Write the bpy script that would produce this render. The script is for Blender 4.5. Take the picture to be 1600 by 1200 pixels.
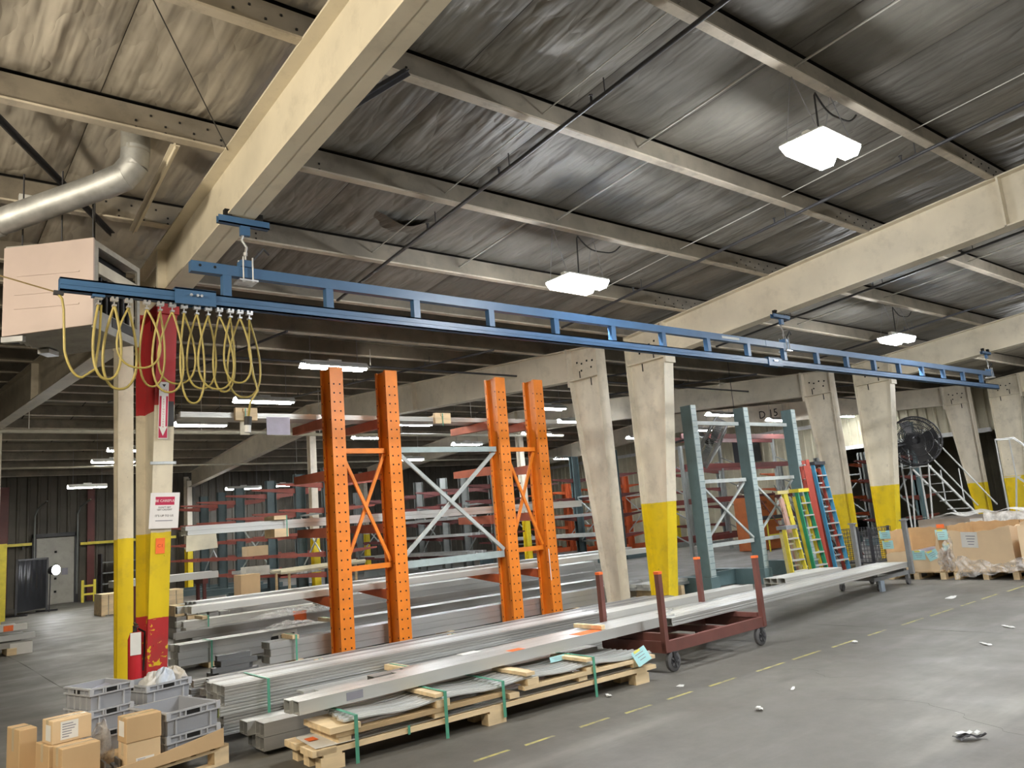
import bpy, math, random
from mathutils import Matrix, Vector
for _o in list(bpy.data.objects):
    bpy.data.objects.remove(_o)
SC = bpy.context.scene
COL = SC.collection
PI = math.pi
# ------------------------------------------------------------------ camera
cam_d = bpy.data.cameras.new('camera')
cam_d.sensor_width = 36.0
cam_d.lens = 1225.0 / 1600.0 * 36.0
cam_d.clip_end = 200
cam = bpy.data.objects.new('camera', cam_d)
COL.objects.link(cam)
_f = 1225.0
def _ray(x, y):
    return Vector((x - 800.0, -(y - 600.0), -_f)).normalized()
_up = _ray(212, -6360)
_ax = _ray(2315, 690)
_ax = (_ax - _up * _ax.dot(_up)).normalized()
_ay = _up.cross(_ax)
_R = Matrix((_ax, _ay, _up))          # camera -> world
_M = _R.to_4x4()
_M.translation = Vector((0, 0, 1.6))
cam.matrix_world = _M
SC.camera = cam
# ------------------------------------------------------------------ world, exposure
wd = bpy.data.worlds.new('world')
SC.world = wd
wd.use_nodes = True
wd.node_tree.nodes['Background'].inputs[0].default_value = (0.55, 0.6, 0.7, 1)
wd.node_tree.nodes['Background'].inputs[1].default_value = 0.02
SC.view_settings.view_transform = 'Standard'
SC.view_settings.look = 'None'
SC.view_settings.exposure = 1.15
SC.view_settings.gamma = 1.0
SC.view_settings.use_curve_mapping = False
LED_POWER = 115.0
TUBE_POWER = 56.0
GLOBE_POWER = 165.0
# ------------------------------------------------------------------ materials
def _n(nt, t, **kw):
    n = nt.nodes.new(t)
    for k, v in kw.items():
        setattr(n, k, v)
    return n
def _mix(nt, fac, a, b, blend='MIX'):
    m = nt.nodes.new('ShaderNodeMix'); m.data_type = 'RGBA'; m.blend_type = blend
    for s, v in ((0, fac), (6, a), (7, b)):
        if isinstance(v, (int, float)):
            m.inputs[s].default_value = v
        elif isinstance(v, (tuple, list)):
            m.inputs[s].default_value = (*v[:3], 1)
        else:
            nt.links.new(v, m.inputs[s])
    return m.outputs[2]
def _ramp(nt, src, stops, interp='LINEAR'):
    r = nt.nodes.new('ShaderNodeValToRGB')
    r.color_ramp.interpolation = interp
    els = r.color_ramp.elements
    while len(els) < len(stops):
        els.new(0.5)
    for e, (p, c) in zip(els, stops):
        e.position = p
        e.color = (*c, 1) if isinstance(c, (tuple, list)) else (c, c, c, 1)
    nt.links.new(src, r.inputs[0])
    return r.outputs[0]
def _math(nt, op, a, b=None, clamp=False):
    m = nt.nodes.new('ShaderNodeMath'); m.operation = op; m.use_clamp = clamp
    for i, v in enumerate((a, b)):
        if v is None: continue
        if isinstance(v, (int, float)): m.inputs[i].default_value = v
        else: nt.links.new(v, m.inputs[i])
    return m.outputs[0]
def _noise(nt, scale, vec=None, detail=4, rough=0.55, stretch=None, w=None):
    if vec is None:
        g = nt.nodes.new('ShaderNodeNewGeometry'); vec = g.outputs['Position']
    if stretch:
        mp = nt.nodes.new('ShaderNodeMapping'); mp.inputs['Scale'].default_value = stretch
        nt.links.new(vec, mp.inputs[0]); vec = mp.outputs[0]
    n = nt.nodes.new('ShaderNodeTexNoise')
    n.inputs['Scale'].default_value = scale; n.inputs['Detail'].default_value = detail
    n.inputs['Roughness'].default_value = rough
    nt.links.new(vec, n.inputs['Vector'])
    return n.outputs[0]
def base_mat(name, rough=0.5, metal=0.0):
    m = bpy.data.materials.new(name); m.use_nodes = True
    b = m.node_tree.nodes['Principled BSDF']
    b.inputs['Roughness'].default_value = rough
    b.inputs['Metallic'].default_value = metal
    return m, m.node_tree, b
MATS = {}
def mat(name, col, rough=0.5, metal=0.0, var=0.12, scale=6.0, grime=0.0, gcol=(0.05, 0.045, 0.04), stretch=None, bump=0.0, coat=0.0):
    """painted / raw surface with soft tone variation and optional dirt"""
    if name in MATS: return MATS[name]
    m, nt, b = base_mat(name, rough, metal)
    n = _noise(nt, scale, stretch=stretch)
    lo = tuple(max(0, c * (1 - var)) for c in col); hi = tuple(min(1, c * (1 + var)) for c in col)
    c = _ramp(nt, n, [(0.3, lo), (0.7, hi)])
    if grime > 0:
        g = _ramp(nt, _noise(nt, scale * 2.3, detail=6, rough=0.7), [(0.52, 0.0), (0.75, 1.0)])
        c = _mix(nt, _math(nt, 'MULTIPLY', g, grime), c, gcol)
    nt.links.new(c, b.inputs['Base Color'])
    if bump > 0:
        bp = nt.nodes.new('ShaderNodeBump'); bp.inputs['Strength'].default_value = bump; bp.inputs['Distance'].default_value = 0.01
        nt.links.new(n, bp.inputs['Height']); nt.links.new(bp.outputs[0], b.inputs['Normal'])
    if coat: b.inputs['Coat Weight'].default_value = coat
    MATS[name] = m
    return m
def emit_mat(name, col, strength):
    if name in MATS: return MATS[name]
    m, nt, b = base_mat(name)
    b.inputs['Base Color'].default_value = (0.8, 0.8, 0.8, 1)
    b.inputs['Emission Color'].default_value = (*col, 1)
    b.inputs['Emission Strength'].default_value = strength
    MATS[name] = m
    return m
def banded_mat(name, bands, chip=None, chipcol=None, rough=0.45, chip_range=None):
    """paint in bands up the height: bands = [(z_top, colour), ...] from the floor; worn spots in every band"""
    if name in MATS: return MATS[name]
    m, nt, b = base_mat(name, rough)
    g = nt.nodes.new('ShaderNodeNewGeometry')
    sx = nt.nodes.new('ShaderNodeSeparateXYZ'); nt.links.new(g.outputs['Position'], sx.inputs[0])
    z = _math(nt, 'ADD', sx.outputs[2], _math(nt, 'MULTIPLY', _math(nt, 'SUBTRACT', _noise(nt, 9.0), 0.5), 0.03))
    c = None
    for zt, colr in bands:
        if c is None: c = colr
        else:
            c = _mix(nt, _math(nt, 'GREATER_THAN', z, prev), c, colr)
        prev = zt
    tone = _ramp(nt, _noise(nt, 3.0, stretch=(1, 1, 0.35)), [(0.25, 0.82), (0.75, 1.1)])
    c = _mix(nt, 1.0, c, tone, 'MULTIPLY')
    if chipcol:
        k = _ramp(nt, _noise(nt, 11.0, detail=5, rough=0.6), [(0.60, 0.0), (0.615, 1.0)])
        if chip_range:
            k = _math(nt, 'MULTIPLY', k, _math(nt, 'MULTIPLY', _math(nt, 'GREATER_THAN', z, chip_range[0]), _math(nt, 'LESS_THAN', z, chip_range[1])))
        c = _mix(nt, k, c, chipcol)
    k2 = _ramp(nt, _noise(nt, 16.0, detail=3, stretch=(1, 1, 0.55)), [(0.735, 0.0), (0.75, 1.0)])
    low = _ramp(nt, _math(nt, 'MULTIPLY', sx.outputs[2], 0.2), [(0.30, 1.0), (0.60, 0.0)])
    c = _mix(nt, _math(nt, 'MULTIPLY', k2, low), c, (0.035, 0.028, 0.022))
    dirt = _ramp(nt, _noise(nt, 4.0, detail=7, rough=0.7), [(0.5, 0.0), (0.85, 0.45)])
    c = _mix(nt, dirt, c, (0.12, 0.10, 0.075))
    nt.links.new(c, b.inputs['Base Color'])
    MATS[name] = m
    return m
# ------------------------------------------------------------------ mesh builder
ORG = {}
class MB:
    def __init__(s, M=None):
        s.v = []; s.f = []; s.M = M
    def add(s, vs, fs):
        o = len(s.v)
        s.v.extend([tuple(p) for p in vs]); s.f.extend([tuple(o + i for i in f) for f in fs])
        return s
    def hexa(s, p):
        return s.add(p, [(0, 3, 2, 1), (4, 5, 6, 7), (0, 1, 5, 4), (1, 2, 6, 5), (2, 3, 7, 6), (3, 0, 4, 7)])
    def box(s, x0, x1, y0, y1, z0, z1):
        return s.hexa([(x0, y0, z0), (x1, y0, z0), (x1, y1, z0), (x0, y1, z0), (x0, y0, z1), (x1, y0, z1), (x1, y1, z1), (x0, y1, z1)])
    def cbox(s, cx, cy, cz, sx, sy, sz):
        return s.box(cx - sx / 2, cx + sx / 2, cy - sy / 2, cy + sy / 2, cz - sz / 2, cz + sz / 2)
    def bar(s, p, q, w, h, up=(0, 0, 1)):
        p = Vector(p); q = Vector(q); d = (q - p).normalized(); u = Vector(up)
        if abs(d.dot(u)) > 0.99: u = Vector((0, 1, 0)) if abs(d.y) < 0.9 else Vector((1, 0, 0))
        a = d.cross(u).normalized(); b = a.cross(d).normalized()
        a = a * (w / 2); b = b * (h / 2)
        return s.hexa([p - a - b, p + a - b, p + a + b, p - a + b, q - a - b, q + a - b, q + a + b, q - a + b])
    def tube(s, pts, r, n=8, caps=True, closed=False):
        pts = [Vector(p) for p in pts]; k = len(pts); rings = []
        prev = None
        for i, p in enumerate(pts):
            if closed: d = (pts[(i + 1) % k] - pts[i - 1]).normalized()
            elif i == 0: d = (pts[1] - p).normalized()
            elif i == k - 1: d = (p - pts[i - 1]).normalized()
            else: d = ((pts[i + 1] - p).normalized() + (p - pts[i - 1]).normalized()).normalized()
            if prev is None:
                u = Vector((0, 0, 1)) if abs(d.z) < 0.9 else Vector((1, 0, 0))
                a = d.cross(u).normalized()
            else:
                a = (prev - d * prev.dot(d))
                a = a.normalized() if a.length > 1e-6 else d.cross(Vector((0, 0, 1))).normalized()
            prev = a
            b = d.cross(a)
            rr = r[i] if isinstance(r, (list, tuple)) else r
            rings.append([p + a * (rr * math.cos(2 * PI * j / n)) + b * (rr * math.sin(2 * PI * j / n)) for j in range(n)])
        vs = [v for R in rings for v in R]; fs = []
        for i in range(k if closed else k - 1):
            i2 = (i + 1) % k
            for j in range(n):
                fs.append((i * n + j, i * n + (j + 1) % n, i2 * n + (j + 1) % n, i2 * n + j))
        if caps and not closed:
            fs.append(tuple(range(n - 1, -1, -1))); fs.append(tuple((k - 1) * n + j for j in range(n)))
        return s.add(vs, fs)
    def prism(s, poly, axis, a, b):
        """poly in the two axes other than `axis`, in cyclic order (x:yz, y:xz, z:xy)"""
        def P(u, v, w):
            return (w, u, v) if axis == 'x' else ((u, w, v) if axis == 'y' else (u, v, w))
        n = len(poly)
        vs = [P(u, v, a) for u, v in poly] + [P(u, v, b) for u, v in poly]
        fs = [tuple(range(n - 1, -1, -1)), tuple(range(n, 2 * n))] + [(i, (i + 1) % n, n + (i + 1) % n, n + i) for i in range(n)]
        return s.add(vs, fs)
    def disc(s, c, r, nrm, n=10, t=0.004):
        c = Vector(c); d = Vector(nrm).normalized()
        return s.tube([c, c + d * t], r, n)
    def grid(s, fn, nu, nv):
        vs = [fn(i / nu, j / nv) for j in range(nv + 1) for i in range(nu + 1)]
        fs = [(j * (nu + 1) + i, j * (nu + 1) + i + 1, (j + 1) * (nu + 1) + i + 1, (j + 1) * (nu + 1) + i) for j in range(nv) for i in range(nu)]
        return s.add(vs, fs)
    def sphere(s, c, r, n=10, m=6, sz=1.0):
        c = Vector(c); vs = []; fs = []
        for i in range(m + 1):
            t = PI * i / m
            for j in range(n):
                p = 2 * PI * j / n
                vs.append(c + Vector((r * math.sin(t) * math.cos(p), r * math.sin(t) * math.sin(p), r * sz * math.cos(t))))
        for i in range(m):
            for j in range(n):
                fs.append((i * n + j, (i + 1) * n + j, (i + 1) * n + (j + 1) % n, i * n + (j + 1) % n))
        return s.add(vs, fs)
    def mesh(s, name, m, org=Vector((0, 0, 0)), smooth=False):
        me = bpy.data.meshes.new(name)
        vs = s.v
        if s.M is not None: vs = [s.M @ Vector(p) for p in vs]
        me.from_pydata([(p[0] - org.x, p[1] - org.y, p[2] - org.z) for p in vs], [], s.f)
        if m: me.materials.append(m)
        if smooth:
            me.shade_smooth() if hasattr(me, 'shade_smooth') else None
            if smooth != 'all':
                try: me.set_sharp_from_angle(angle=0.7)
                except Exception: pass
        me.update()
        return me
    def build(s, name, m, parent=None, smooth=False, local=False, label=None, bevel=0.0, stuff=False):
        org = Vector((0, 0, 0)) if (local or parent is None) else ORG.get(parent.name, Vector((0, 0, 0)))
        o = bpy.data.objects.new(name, s.mesh(name, m, org, smooth))
        COL.objects.link(o)
        if parent is not None:
            o.parent = parent
        ORG[o.name] = org
        if label: o['label'] = label
        if stuff: o['kind'] = 'stuff'
        if bevel:
            bv = o.modifiers.new('bevel', 'BEVEL'); bv.width = bevel; bv.segments = 1; bv.limit_method = 'ANGLE'
        return o
def inst(me, name, parent, loc, rot=(0, 0, 0)):
    o = bpy.data.objects.new(name, me); COL.objects.link(o)
    o.parent = parent; o.location = loc; o.rotation_euler = rot
    return o
def tag(o, label, cat, group=None):
    o['label'] = label; o['category'] = cat
    if group: o['group'] = group
    return o
def thing(name, label, cat, loc=(0, 0, 0), rz=0.0, group=None):
    o = bpy.data.objects.new(name, None); COL.objects.link(o)
    o.empty_display_size = 0.1
    o.location = loc; o.rotation_euler = (0, 0, rz)
    ORG[o.name] = Vector(loc)
    return tag(o, label, cat, group)
def struct(o):
    o['kind'] = 'structure'; return o
def dup(root, loc, rz=None, label=None):
    r = root.copy(); COL.objects.link(r); r.location = loc
    if rz is not None: r.rotation_euler = (0, 0, rz)
    if label: r['label'] = label
    ORG[r.name] = Vector(loc)
    for ch in list(root.children):
        c = ch.copy(); COL.objects.link(c); c.parent = r
        for g in ch.children:
            d = g.copy(); COL.objects.link(d); d.parent = c
    return r
def text(name, body, size, m, parent, M, local=False, extrude=0.0005, align='CENTER'):
    """flat lettering; M places it (local text plane xy, normal +z)"""
    cu = bpy.data.curves.new(name, 'FONT'); cu.body = body; cu.size = size
    cu.align_x = align; cu.align_y = 'CENTER'; cu.extrude = extrude
    cu.resolution_u = 2
    cu.materials.append(m)
    o = bpy.data.objects.new(name, cu); COL.objects.link(o)
    o.parent = parent
    me = bpy.data.meshes.new_from_object(o.evaluated_get(bpy.context.evaluated_depsgraph_get()))
    bpy.data.objects.remove(o)
    o = bpy.data.objects.new(name, me); COL.objects.link(o)
    o.parent = parent
    M = M.copy()
    if not local and parent is not None:
        M.translation = M.translation - ORG.get(parent.name, Vector((0, 0, 0)))
    o.matrix_local = M
    return o
def face_M(pos, nrm, up=(0, 0, 1)):
    z = Vector(nrm).normalized(); u = Vector(up); x = u.cross(z).normalized(); y = z.cross(x)
    M = Matrix((x, y, z)).transposed().to_4x4(); M.translation = Vector(pos)
    return M
rng = random.Random(7)
# ================================================================== THE BUILDING
BEIGE = (0.74, 0.67, 0.53); YEL = (0.78, 0.58, 0.015); RED = (0.50, 0.035, 0.04)
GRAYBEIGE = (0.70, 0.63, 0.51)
m_steel = mat('beige painted steel', BEIGE, 0.5, var=0.10, scale=1.5, grime=0.25, gcol=(0.2, 0.17, 0.12))
m_purlin = mat('sooty tan purlin steel', (0.50, 0.44, 0.35), 0.6, var=0.25, scale=2.0, grime=0.5, gcol=(0.09, 0.075, 0.06))
m_purweb = mat('shaded brown purlin web', (0.20, 0.172, 0.132), 0.65, var=0.25, scale=2.0, grime=0.5, gcol=(0.07, 0.058, 0.045))  # shade on the webs put into the colour, darker than the flanges; grime over it
m_dark = mat('dark steel', (0.035, 0.035, 0.04), 0.55)
m_black = mat('black hole', (0.006, 0.006, 0.006), 0.9, var=0)
m_galv = mat('galvanised sheet', (0.52, 0.54, 0.55), 0.33, 0.85, var=0.18, scale=9, grime=0.25, gcol=(0.25, 0.24, 0.23))
m_white = mat('white paint', (0.72, 0.72, 0.70), 0.5)
# floor -------------------------------------------------------------
def floor_mat():
    m, nt, b = base_mat('worn concrete floor', 0.5)
    big = _ramp(nt, _noise(nt, 0.35, detail=5), [(0.3, (0.104, 0.098, 0.086)), (0.7, (0.146, 0.138, 0.121))])
    fine = _ramp(nt, _noise(nt, 7.0, detail=8, rough=0.7), [(0.3, 0.86), (0.7, 1.08)])
    c = _mix(nt, 1.0, big, fine, 'MULTIPLY')
    tyre = _ramp(nt, _noise(nt, 1.0, detail=4, stretch=(0.16, 2.4, 1)), [(0.53, 0.0), (0.70, 0.75)])
    c = _mix(nt, tyre, c, (0.095, 0.09, 0.083))
    pale = _ramp(nt, _noise(nt, 0.8, detail=6, stretch=(0.3, 1.6, 1)), [(0.55, 0.0), (0.75, 0.6)])
    c = _mix(nt, pale, c, (0.29, 0.28, 0.25))
    spots = _ramp(nt, _noise(nt, 2.2, detail=7, rough=0.75), [(0.68, 0.0), (0.76, 0.5)])
    c = _mix(nt, spots, c, (0.085, 0.08, 0.07))
    nt.links.new(c, b.inputs['Base Color'])
    r = _ramp(nt, _noise(nt, 1.6, detail=5), [(0.3, 0.46), (0.7, 0.70)])
    nt.links.new(r, b.inputs['Roughness'])
    bp = nt.nodes.new('ShaderNodeBump'); bp.inputs['Strength'].default_value = 0.12; bp.inputs['Distance'].default_value = 0.01
    nt.links.new(_noise(nt, 25.0, detail=5), bp.inputs['Height']); nt.links.new(bp.outputs[0], b.inputs['Normal'])
    return m
FX0, FX1, FY0, FY1 = -9.0, 46.0, -9.0, 34.6
floor = struct(MB().box(FX0, FX1, FY0, FY1, -0.2, 0.0).build('floor', floor_mat()))
m_joint = mat('dirt in floor joint', (0.07, 0.065, 0.055), 0.9)
for x, y0, y1 in ((2.01, 7.6, 30.0), (9.42, -4.0, 8.6), (17.2, -4, 8)):
    MB().grid(lambda u, v: (x + (u - 0.5) * (0.012 + 0.01 * math.sin(v * 61)) + 0.012 * math.sin(v * 23), y0 + (y1 - y0) * v, 0.0012), 1, 60).build('joint', m_joint, floor)
MB().grid(lambda u, v: (6.0 + 0.25 * math.sin(v * 5) + u * 0.006, 3.6 - 1.6 * v + 0.05 * math.sin(v * 31), 0.0012), 1, 30).build('crack', m_joint, floor)
MB().grid(lambda u, v: (6.85 + 0.12 * math.sin(v * 7) + u * 0.006, 4.55 - 0.75 * v + 0.03 * math.sin(v * 31), 0.0012), 1, 24).build('crack', m_joint, floor)
def worn_yellow():
    m, nt, b = base_mat('worn yellow line paint', 0.6)
    k = _ramp(nt, _noise(nt, 9.0, detail=6, rough=0.7), [(0.36, 0.0), (0.56, 1.0)])
    c = _mix(nt, k, (0.19, 0.18, 0.15), (0.48, 0.43, 0.14))
    nt.links.new(c, b.inputs['Base Color'])
    return m
m_line = worn_yellow()
x = 3.3
for L, gap in ((0.33, 0.13), (0.30, 0.26), (0.34, 0.16), (0.33, 0.2), (0.36, 0.22), (0.42, 0.3), (0.5, 0.14), (0.55, 0.2), (0.5, 0.3), (0.45, 0.35), (0.6, 0.18), (0.7, 0.25), (0.5, 0.2), (0.6, 0.3), (0.7, 0.4), (0.6, 0.4), (0.8, 0.5), (0.8, 0.6)):
    j = rng.uniform(-0.012, 0.012)
    MB().add([(x, 4.735 + j, 0.0018), (x + L, 4.735 + j + 0.01, 0.0018), (x + L - 0.01, 4.775 + j, 0.0018), (x + 0.012, 4.772 + j, 0.0018)], [(0, 1, 2, 3)]).build('line_dash', m_line, floor)
    x += L + gap
# ceiling -----------------------------------------------------------
YR, YL = 9.4, 9.78           # outer flange planes of the two rows of columns
RID = 12.3                   # eave to ridge
def ztop_r(u): return 4.72 + 0.085 * u
def ztop_l(u): return 4.66 + 0.077 * u
PD = 0.25                    # purlin depth
def insul_mat(name, lo, hi):
    m, nt, b = base_mat(name, 0.55)
    tc = nt.nodes.new('ShaderNodeTexCoord'); oi = nt.nodes.new('ShaderNodeObjectInfo')
    off = nt.nodes.new('ShaderNodeVectorMath'); off.operation = 'ADD'
    cmb = nt.nodes.new('ShaderNodeCombineXYZ')
    nt.links.new(_math(nt, 'MULTIPLY', oi.outputs['Random'], 37.0), cmb.inputs[0]); nt.links.new(_math(nt, 'MULTIPLY', oi.outputs['Random'], 91.0), cmb.inputs[1])
    nt.links.new(tc.outputs['Object'], off.inputs[0]); nt.links.new(cmb.outputs[0], off.inputs[1])
    vec = off.outputs[0]
    base = _ramp(nt, oi.outputs['Random'], [(0.0, lo), (1.0, hi)])
    bl = _ramp(nt, _noise(nt, 1.6, vec=vec, detail=6), [(0.3, 0.72), (0.7, 1.1)])
    c = _mix(nt, 1.0, base, bl, 'MULTIPLY')
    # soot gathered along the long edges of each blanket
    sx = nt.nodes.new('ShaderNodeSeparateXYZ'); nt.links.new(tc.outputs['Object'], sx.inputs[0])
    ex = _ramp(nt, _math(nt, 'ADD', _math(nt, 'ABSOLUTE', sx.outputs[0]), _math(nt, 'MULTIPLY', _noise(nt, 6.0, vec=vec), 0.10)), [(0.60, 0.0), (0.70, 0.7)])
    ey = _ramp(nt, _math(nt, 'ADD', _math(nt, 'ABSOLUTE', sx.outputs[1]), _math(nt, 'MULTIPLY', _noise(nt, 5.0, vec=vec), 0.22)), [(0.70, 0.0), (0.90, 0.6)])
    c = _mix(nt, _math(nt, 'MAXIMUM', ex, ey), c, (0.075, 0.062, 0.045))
    nt.links.new(c, b.inputs['Base Color'])
    w1 = _noise(nt, 2.6, vec=vec, detail=2, rough=.45, stretch=(3.4, 0.35, 1))
    w2 = _noise(nt, 2.0, vec=vec, detail=2, rough=0.5, stretch=(1.9, 0.8, 1))
    rid = _math(nt, 'ABSOLUTE', _math(nt, 'SUBTRACT', w2, 0.5))
    h = _math(nt, 'ADD', _math(nt, 'MULTIPLY', w1, 0.8), _math(nt, 'MULTIPLY', rid, 1.4))
    bp = nt.nodes.new('ShaderNodeBump'); bp.inputs['Strength'].default_value = 0.8; bp.inputs['Distance'].default_value = 0.06
    nt.links.new(h, bp.inputs['Height']); nt.links.new(bp.outputs[0], b.inputs['Normal'])
    return m
m_insul = insul_mat('sooty grey insulation facing', (0.18, 0.168, 0.147), (0.245, 0.228, 0.198))
m_insul_tan = insul_mat('tan insulation facing', (0.37, 0.33, 0.27), (0.47, 0.42, 0.345))
m_deck = mat('roof deck', (0.03, 0.027, 0.024), 0.9)
mb = MB()
def deck(mb, u0, u1, f, ysgn, Y):
    z0, z1 = f(u0) + PD + 0.09, f(u1) + PD + 0.09
    y0, y1 = Y + ysgn * u0, Y + ysgn * u1
    mb.hexa([(FX0, y0, z0), (FX1, y0, z0), (FX1, y1, z1), (FX0, y1, z1), (FX0, y0, z0 + .06), (FX1, y0, z0 + .06), (FX1, y1, z1 + .06), (FX0, y1, z1 + .06)])
deck(mb, -0.19, RID, ztop_r, -1, YR)
deck(mb, -0.19, RID, ztop_l, 1, YL)
_zr = ztop_r(RID) + PD + .09; _yr = YR - RID
mb.hexa([(FX0, _yr, _zr), (FX1, _yr, _zr), (FX1, -9.0, _zr - .5), (FX0, -9.0, _zr - .5), (FX0, _yr, _zr + .06), (FX1, _yr, _zr + .06), (FX1, -9.0, _zr - .44), (FX0, -9.0, _zr - .44)])
_zl = ztop_l(RID) + PD + .09; _yl = YL + RID
mb.hexa([(FX0, _yl, _zl), (FX1, _yl, _zl), (FX1, 34.6, _zl - 12.5 * .077), (FX0, 34.6, _zl - 12.5 * .077), (FX0, _yl, _zl + .06), (FX1, _yl, _zl + .06), (FX1, 34.6, _zl - .9), (FX0, 34.6, _zl - .9)])
ceiling = struct(mb.build('ceiling', m_deck))
# insulation blankets between purlins, one object per blanket
def blanket_mesh(i, m_insul):
    r = random.Random(50 + i); a, b_, c_ = r.uniform(0, 6), r.uniform(0, 6), r.uniform(0.012, 0.03)
    def fn(u, v):
        x = (u - 0.5) * 1.214; y = (v - 0.5) * 1.56
        e = (1 - (2 * u - 1) ** 4) * (1 - (2 * v - 1) ** 6)
        z = -0.055 * e + c_ * 0.6 * math.sin(x * 11 + a + 2.0 * math.sin(y * 1.7 + b_)) * e + 0.006 * math.sin(x * 29 + y * 3 + b_) * e
        return (x, y, z)
    g = MB().grid(fn, 22, 8)
    g.f = [tuple(reversed(f)) for f in g.f]
    return g.mesh('insulation_blanket', m_insul, smooth='all')
BLK = [blanket_mesh(i, m_insul) for i in range(5)]
BLKT = [blanket_mesh(i, m_insul_tan) for i in range(5)]
def blankets(k0, k1, x0, x1, f, sg, Y, ang):
    n = 0
    for k in range(k0, k1):
        u = 0.6 + 1.6 * k
        for i in range(int((x1 - x0) / 1.22)):
            x = x0 + 1.22 * (i + 0.5)
            inst((BLKT if x < 2.3 and sg < 0 else BLK)[rng.randrange(5)], 'insulation_blanket', ceiling, (x, Y + sg * u, f(u) + PD + 0.02), (ang, 0, rng.choice((0, PI)) if False else 0))
            n += 1
    return n
blankets(0, 6, -3.6, 23.3, ztop_r, -1, YR, -math.atan(0.085))
blankets(0, 4, 2.4, 23.3, ztop_l, 1, YL, math.atan(0.077))
mb = MB()
def sheet(mb, x0, x1, u0, u1, f, sg, Y):
    nx = int((x1 - x0) / 1.22); nu = max(1, int(round((u1 - u0) / 1.6)))
    for i in range(nx):
        for k in range(nu):
            xa, xb = x0 + 1.22 * i + .015, x0 + 1.22 * (i + 1) - .015
            ua, ub = u0 + 1.6 * k + .02, u0 + 1.6 * (k + 1) - .02
            um = (ua + ub) / 2; xm = (xa + xb) / 2
            P = [(xa, ua), (xb, ua), (xb, ub), (xa, ub)]
            vs = [(px, Y + sg * pu, f(pu) + PD + .02) for px, pu in P] + [(xm, Y + sg * um, f(um) + PD - .03)]
            fs = [(0, 1, 4), (1, 2, 4), (2, 3, 4), (3, 0, 4)]
            if sg > 0: fs = [t[::-1] for t in fs]
            mb.add(vs, fs)
sheet(mb, -9, -3.6, -.2, 12.3, ztop_r, -1, YR); sheet(mb, 23.3, 46, -.2, 12.3, ztop_r, -1, YR)
sheet(mb, -3.6, 23.3, 9.4, 12.3, ztop_r, -1, YR)
sheet(mb, -9, 2.4, -.2, 12.3, ztop_l, 1, YL); sheet(mb, 2.4, 46, 6.2, 12.3, ztop_l, 1, YL); sheet(mb, 23.3, 46, -.2, 6.2, ztop_l, 1, YL)
def fdown(u): return ztop_l(2 * RID - u)
sheet(mb, -9, 46, 12.3, 24.6, fdown, 1, YL)
m_far_ins = mat('far insulation facing', (0.24, 0.21, 0.16), 0.6, var=0.3, scale=1.2, grime=0.35)
o = mb.build('far_insulation', m_far_ins, ceiling); o['kind'] = 'stuff'
# purlins: Z sections along X ----------------------------------------
def purlin(Y, z, parent, x0=FX0, x1=FX1, sg=1):
    t = 0.012; fl = 0.085
    mb = MB().box(x0, x1, Y - t / 2, Y + t / 2, z + t, z + PD)
    ya, yb = (Y - fl, Y) if sg > 0 else (Y, Y + fl)
    mb.box(x0, x1, ya, yb, z + PD - t, z + PD)
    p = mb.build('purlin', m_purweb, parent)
    ya, yb = (Y - .004, Y + fl) if sg > 0 else (Y - fl, Y + .004)
    MB().box(x0, x1, ya, yb, z - .006, z + t).build('bottom_flange', m_purlin, p)
    return p
PUR_R = [1.4 + 1.6 * k for k in range(-1, 7)]
PUR_L = [1.4 + 1.6 * k for k in range(-1, 7)]
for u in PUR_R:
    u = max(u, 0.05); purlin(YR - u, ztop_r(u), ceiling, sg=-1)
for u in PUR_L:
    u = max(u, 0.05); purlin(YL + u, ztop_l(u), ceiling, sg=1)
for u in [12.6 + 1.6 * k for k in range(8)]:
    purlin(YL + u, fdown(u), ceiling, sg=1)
# bolts at the purlin laps near the first two frames
mb = MB()
for u in PUR_R[1:6]:
    for Xf in (2.35, 10.6):
        for k in range(-7, 8):
            for zz in (0.05, 0.11, 0.18):
                if (k + int(zz * 100)) % 2: continue
                mb.cbox(Xf + k * 0.115, YR - u - 0.01, ztop_r(u) + zz, 0.016, 0.01, 0.016)
o = mb.build('purlin_bolts', m_black, ceiling); o['kind'] = 'stuff'
# sag rods and flange braces
m_rod = mat('pale sag rod', (0.62, 0.60, 0.55), 0.5)
def rod(Xa, ua, Xb, ub, dz=0.12, r=0.011):
    MB().tube([(Xa, YR - ua, ztop_r(ua) + dz), (Xb, YR - ub, ztop_r(ub) + dz)], r, 6).build('sag_rod', m_rod, ceiling)
for k, u in enumerate(PUR_R[1:6]):
    rod(6.05 + (0.16 if k % 2 else -.16), u, 6.05 + (0.16 if k % 2 else -.16), u + 1.6)
    rod(14.2 + (0.16 if k % 2 else -.16), u, 14.2 + (0.16 if k % 2 else -.16), u + 1.6)
    rod(4.6, u, 4.6, u + 1.6, r=0.006)
    rod(8.5, u, 8.5, u + 1.6, r=0.006)
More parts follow.
